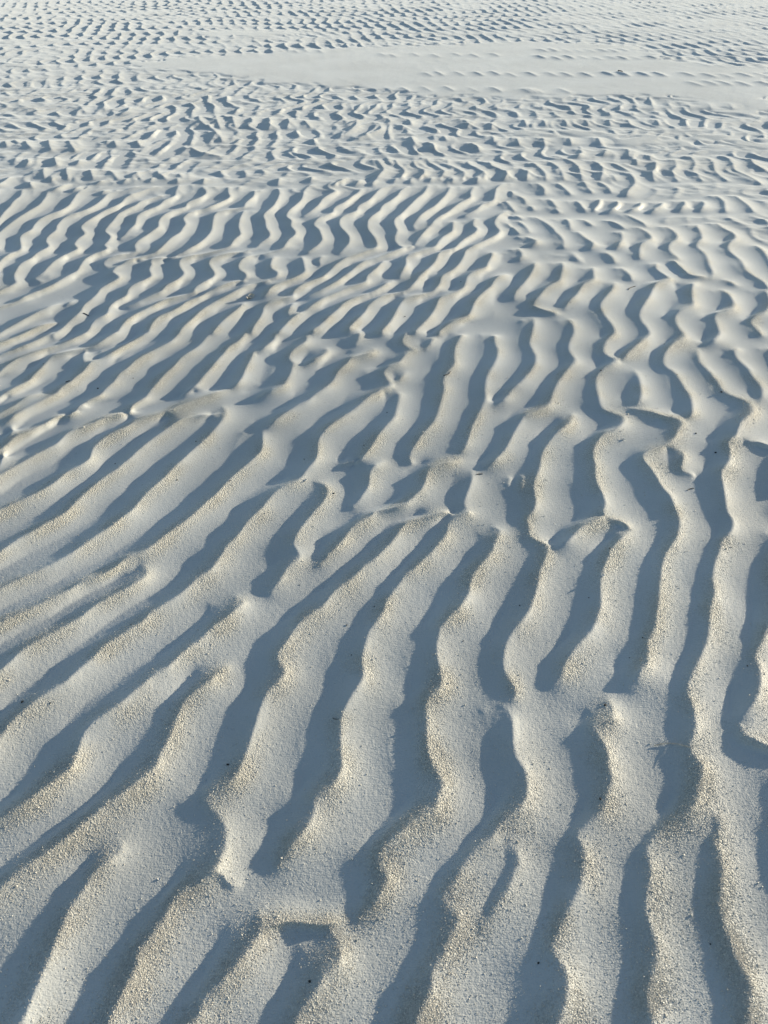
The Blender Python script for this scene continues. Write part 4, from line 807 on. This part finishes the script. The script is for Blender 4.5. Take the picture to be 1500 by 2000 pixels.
at = gm.attributes.new("coarse", 'FLOAT', 'POINT')
at.data.foreach_set("value", lag(RIP, Xg, Yg).astype(np.float32).ravel())
gm.materials.append(SAND)
ground = bpy.data.objects.new("ground", gm)
COL.objects.link(ground)
tag(ground, "pale rippled sand with wavy blue-shadowed ridges reaching into the distance", None, None, "structure")

# ------------------------------------------------------------------ coarse grains gathered along the crests
GRAIN_N = 1900000
gy = 1.0 / rng.uniform(1 / 5.0, 1 / .25, GRAIN_N)
gs = rng.uniform(-1.5, 1.5, GRAIN_N)
gx = gs * .52 * (.766 * gy + .9)
rh = ripples(gx, gy)
dens = lag(rh, gx, gy) ** 1.3 * 1.3 + .04
keep = rng.uniform(0, 1.6, GRAIN_N) < dens
# the same number of grains per square metre near and far would be endless: farther grains thin out
keep &= rng.uniform(0, 1, GRAIN_N) < np.where(gy < 2.2, 1, .35)
gx, gy = gx[keep], gy[keep]
gz = height(gx, gy)
ng = len(gx)
size = np.clip(rng.lognormal(math.log(.00066), .40, ng), .0006, .0034)
size *= np.clip(.85 + .15 * gy, .9, 1.3)
oct_v = np.array([[1, 0, 0], [0, 1, 0], [-1, 0, 0], [0, -1, 0], [0, 0, 1], [0, 0, -1]], float)
oct_f = np.array([[0, 1, 4], [1, 2, 4], [2, 3, 4], [3, 0, 4], [1, 0, 5], [2, 1, 5], [3, 2, 5], [0, 3, 5]])
qn = rng.standard_normal((ng, 4))
qn /= np.linalg.norm(qn, axis=1, keepdims=True)
qw, qx, qy, qz = qn.T
R = np.stack([np.stack([1 - 2 * (qy * qy + qz * qz), 2 * (qx * qy - qz * qw), 2 * (qx * qz + qy * qw)], -1),
              np.stack([2 * (qx * qy + qz * qw), 1 - 2 * (qx * qx + qz * qz), 2 * (qy * qz - qx * qw)], -1),
              np.stack([2 * (qx * qz - qy * qw), 2 * (qy * qz + qx * qw), 1 - 2 * (qx * qx + qy * qy)], -1)], 1)
loc = oct_v[None] * rng.uniform(.65, 1.25, (ng, 6, 1))
gv = np.einsum('nij,nkj->nki', R, loc) * size[:, None, None]
gv += np.stack([gx, gy, gz + size * .1], -1)[:, None, :]
gf = oct_f[None] + (np.arange(ng) * 6)[:, None, None]
me = mesh_from_arrays("coarse_sand_grains", gv.reshape(-1, 3), gf.reshape(-1, 3), 3, smooth=False)
GRAIN = simple_material("coarse_sand", (.44, .43, .395), (.68, .665, .615), 350, .55, .5)
me.materials.append(GRAIN)
grains = bpy.data.objects.new("coarse_sand_grains", me)
COL.objects.link(grains)
tag(grains, "coarse pale grains gathered along the ripple crests", None, None, "stuff")
print("grains", ng)

# ------------------------------------------------------------------ small things lying on the sand
def hz(x, y):
    return float(height(np.array([x]), np.array([y]))[0])


def tube_mesh(name, P, rad, seg=7):
    P = np.asarray(P, float)
    V, Fq = [], []
    n = len(P)
    for i in range(n):
        t = P[min(i + 1, n - 1)] - P[max(i - 1, 0)]
        t /= np.linalg.norm(t)
        a = np.cross(t, [0.1, .2, 1.0]); a /= np.linalg.norm(a)
        b = np.cross(t, a)
        for k in range(seg):
            an = 2 * math.pi * k / seg
            V.append(P[i] + rad[i] * (math.cos(an) * a + math.sin(an) * b))
    for i in range(n - 1):
        for k in range(seg):
            Fq.append([i * seg + k, i * seg + (k + 1) % seg, (i + 1) * seg + (k + 1) % seg, (i + 1) * seg + k])
    return mesh_from_arrays(name, np.array(V), np.array(Fq), 4)


def lump_mesh(name, sx, sy, sz, seed, rough_=.22):
    r = np.random.default_rng(seed)
    V, Fq = [], []
    nu, nv = 9, 6
    for j in range(nv):
        th = math.pi * (j + .15) / (nv - .7)
        for i in range(nu):
            a = 2 * math.pi * i / nu
            k = 1 + r.uniform(-rough_, rough_)
            V.append([k * sx * math.sin(th) * math.cos(a), k * sy * math.sin(th) * math.sin(a), sz * (.55 + math.cos(th))])
    for j in range(nv - 1):
        for i in range(nu):
            Fq.append([j * nu + i, j * nu + (i + 1) % nu, (j + 1) * nu + (i + 1) % nu, (j + 1) * nu + i])
    return mesh_from_arrays(name, np.array(V), np.array(Fq), 4)


def sheet_mesh(name, lx, ly, thick, curl, seed):
    # a curled, crumpled flake with real thickness
    r = np.random.default_rng(seed)
    n = 12
    u, v = np.meshgrid(np.linspace(-1, 1, n), np.linspace(-1, 1, n))
    edge = np.sqrt(np.maximum(0.04, 1 - .8 * u * u))
    ph = r.uniform(0, 6, 4)
    x = lx * u
    y = ly * v * edge
    z = curl * (u * u * .9 + v * v * .5) + .28 * curl * np.sin(4 * u + ph[0]) * np.cos(3 * v + ph[1]) + .2 * curl * np.sin(7 * v + ph[2])
    z -= z.min()
    top = np.stack([x, y, z + thick], -1).reshape(-1, 3)
    bot = np.stack([x, y, z], -1).reshape(-1, 3)
    i = np.arange(n * n).reshape(n, n)
    q = np.stack([i[:-1, :-1], i[:-1, 1:], i[1:, 1:], i[1:, :-1]], -1).reshape(-1, 4)
    rim = np.concatenate([i[0, :], i[1:, -1], i[-1, -2::-1], i[-2:0:-1, 0]])
    side = np.stack([rim, np.roll(rim, -1), np.roll(rim, -1) + n * n, rim + n * n], -1)
    return mesh_from_arrays(name, np.concatenate([top, bot]), np.concatenate([q, q[:, ::-1] + n * n, side]), 4)


TWIG = simple_material("weathered_twig", (.035, .032, .03), (.10, .09, .075), 160)
STRAW = simple_material("dry_straw", (.33, .29, .22), (.55, .50, .41), 200)
LEAF = simple_material("dead_leaf", (.50, .45, .37), (.72, .67, .58), 70)
SHELL = simple_material("shell_white", (.74, .73, .70), (.84, .83, .80), 120, .35, .5)
DARK = simple_material("dark_debris", (.015, .017, .02), (.05, .05, .05), 300)


def place(name, me, mat, xy, rz, label, cat, group=None, lift=0.0):
    me.materials.append(mat) if not me.materials else None
    o = bpy.data.objects.new(name, me)
    o.location = (xy[0], xy[1], hz(*xy) + lift)
    o.rotation_euler = (0, 0, rz)
    COL.objects.link(o)
    return tag(o, label, cat, group)


def stick(name, a, b, r0, r1, bend, mat, label, cat, lift=.001, seed=1):
    a, b = np.array(a), np.array(b)
    mid_ = (a + b) / 2
    n = 9
    t = np.linspace(0, 1, n)
    d = b - a
    perp = np.array([-d[1], d[0]])
    P = a[None] * (1 - t[:, None]) + b[None] * t[:, None] + perp[None] * (bend * np.sin(math.pi * t))[:, None]
    z0 = hz(*mid_)
    zz_ = np.array([hz(*p) for p in P])
    zl = np.maximum(zz_, np.interp(t, [0, .5, 1], [zz_[0], zz_[4], zz_[-1]])) + lift
    L = np.concatenate([P - mid_, (zl - z0)[:, None]], 1)
    me = tube_mesh(name, L, .72 * (r0 * (1 - t) + r1 * t))
    me.materials.append(mat)
    o = bpy.data.objects.new(name, me)
    o.location = (mid_[0], mid_[1], z0)
    COL.objects.link(o)
    return tag(o, label, cat)


place("crumpled_leaf", sheet_mesh("crumpled_leaf", .022, .014, .0012, .008, 4), LEAF, (-0.6039, 3.1877), 1.1,
      "crumpled tan dead leaf caught on a ripple in the upper left of the sand", "dead leaf", lift=-.002)
stick("grass_stem", (0.5753, 0.8859), (0.6446, 0.8748), .0011, .0006, .13, STRAW,
      "long thin pale grass stem bridging a shadowed trough in the right foreground", "grass stem", .002)
stick("twig", (0.9017, 1.7236), (0.9242, 1.7326), .0017, .0010, .12, TWIG,
      "short grey twig lying on a bright slope right of the picture centre", "twig")
stick("twig", (0.2167, 2.3844), (0.2447, 2.4114), .0016, .0010, -.18, TWIG,
      "bent dark twig on a ripple flank just above the picture centre", "twig")
stick("twig", (0.2838, 1.8082), (0.3030, 1.8125), .0022, .0013, .1, TWIG,
      "stubby blackish twig beside a shadow end in the middle of the picture", "twig")
stick("twig", (2.3728, 8.6150), (2.3939, 8.5323), .011, .006, .1, TWIG,
      "dark stick lying by a row of crests on the far flat sand", "twig", .004)
stick("twig", (1.0687, 3.1019), (1.1100, 3.1403), .0026, .0016, .1, TWIG,
      "slim grey twig on a smooth lit ripple in the upper right", "twig")
stick("twig", (-0.1126, 0.9546), (-0.0989, 0.9492), .0010, .0006, -.15, TWIG,
      "fine dark twig inside a broad blue shadow left of the lower centre", "twig")
stick("seed_pod", (-1.3386, 3.0905), (-1.3116, 3.0776), .0032, .0018, .1, DARK,
      "black seed pod on a lit crest near the upper left edge", "seed pod")
stick("seed_pod", (-1.2114, 2.4743), (-1.1964, 2.4769), .0028, .0016, .05, DARK,
      "slender black seed pod in a shaded trough at the left", "seed pod")

for xy, sz, lab in (((0.5720, 1.3720), .0042, "white shell chip at the shadow edge, right of the picture centre"),
                    ((0.0965, 0.9477), .0033, "white shell chip on the grainy edge of a shadow below the centre"),
                    ((-0.2401, 1.7958), .0050, "white shell chip in front of a hooked crest left of the centre"),
                    ((-0.4173, 0.6148), .0030, "white shell chip at a shadow edge in the lower left foreground"),
                    ((0.7707, 1.9723), .0042, "white shell chip on a smooth ripple top in the right middle")):
    place("shell_chip", sheet_mesh("shell_chip", sz, sz * .7, sz * .25, sz * .5, int(xy[0] * 991) % 97 + 3), SHELL, xy, xy[0] * 7, lab, "shell chip", "white shell chips", -.0004)

pebbles = (((-0.3262, 0.8445), .0042, "dark pebble in the wide shadow left of the lower centre"),
           ((-0.8186, 1.0058), .0048, "dark oval pebble in the shadow by the left edge"),
           ((-0.1241, 0.4416), .0040, "dark pebble in the shadow at the bottom left of centre"),
           ((0.4921, 0.9843), .0044, "dark pebble in the small shadow hollow of the right foreground"),
           ((1.1722, 2.2356), .0052, "dark pebble in a long slanting shadow near the right edge"),
           ((1.0420, 1.9011), .0050, "dark pebble in the shaded trough below the right upper ridges"),
           ((1.0133, 2.0046), .0044, "dark pebble on a lit crest in the right middle"),
           ((-1.0746, 2.4272), .0055, "dark pebble in a blue trough at the left middle"),
           ((-0.6434, 1.8267), .0040, "dark pebble on a pale ripple top in the left middle"),
           ((-0.1505, 1.7349), .0044, "dark pebble below the hooked crest left of the centre"),
           ((0.2630, 0.4710), .0030, "dark pebble in the shadow pool near the bottom right of centre"),
           ((0.4320, 0.7629), .0040, "dark pebble at the foot of a bright sunlit ridge in the right foreground"))
for i, (xy, sz, lab) in enumerate(pebbles):
    place("dark_pebble", lump_mesh("dark_pebble", sz * .75, sz * .55, sz * .42, i), DARK, xy, i * 1.3, lab, "pebble", "dark pebbles on the sand", -.0003)

speck = lump_mesh("debris_speck", .0019, .0013, .0010, 77, .35)
speck.materials.append(DARK)
first = None
for i, xy in enumerate(((-0.0247, 1.2823), (-0.0779, 1.1291), (0.6242, 1.1722), (1.0518, 2.3503), (-0.2546, 1.9147), (-0.6250, 2.0355), (-0.9578, 2.4932), (-1.3558, 2.6333), (0.0878, 2.8968), (0.3473, 3.2318),
                        (0.5650, 0.5000), (0.1308, 1.4938), (0.5218, 1.3033), (0.3425, 1.2782), (0.5794, 1.1161), (-0.4730, 1.8022), (-0.0926, 1.2261), (0.5172, 1.9078), (-0.6286, 1.2288), (-0.7509, 0.9982),
                        (-0.0648, 1.9761), (0.6124, 1.4738), (0.2920, 0.6976), (0.1918, 1.1705), (0.8465, 1.0892), (-0.2216, 1.3650), (0.0105, 2.1658), (0.7860, 2.3820), (1.0753, 2.5873), (-0.8661, 1.9262))):
    if first is None:
        first = place("debris_speck", speck, DARK, xy, .4, "tiny dark speck of plant debris lying on the pale sand", "debris", "dark specks of debris")
        continue
    o = first.copy()
    o.location = (xy[0], xy[1], hz(*xy))
    o.rotation_euler = (0, 0, i * 2.1)
    k = (.7 + .25 * xy[1]) * (.8 + .5 * ((i * 37) % 11) / 11)
    o.scale = (k, k, k)
    COL.objects.link(o)
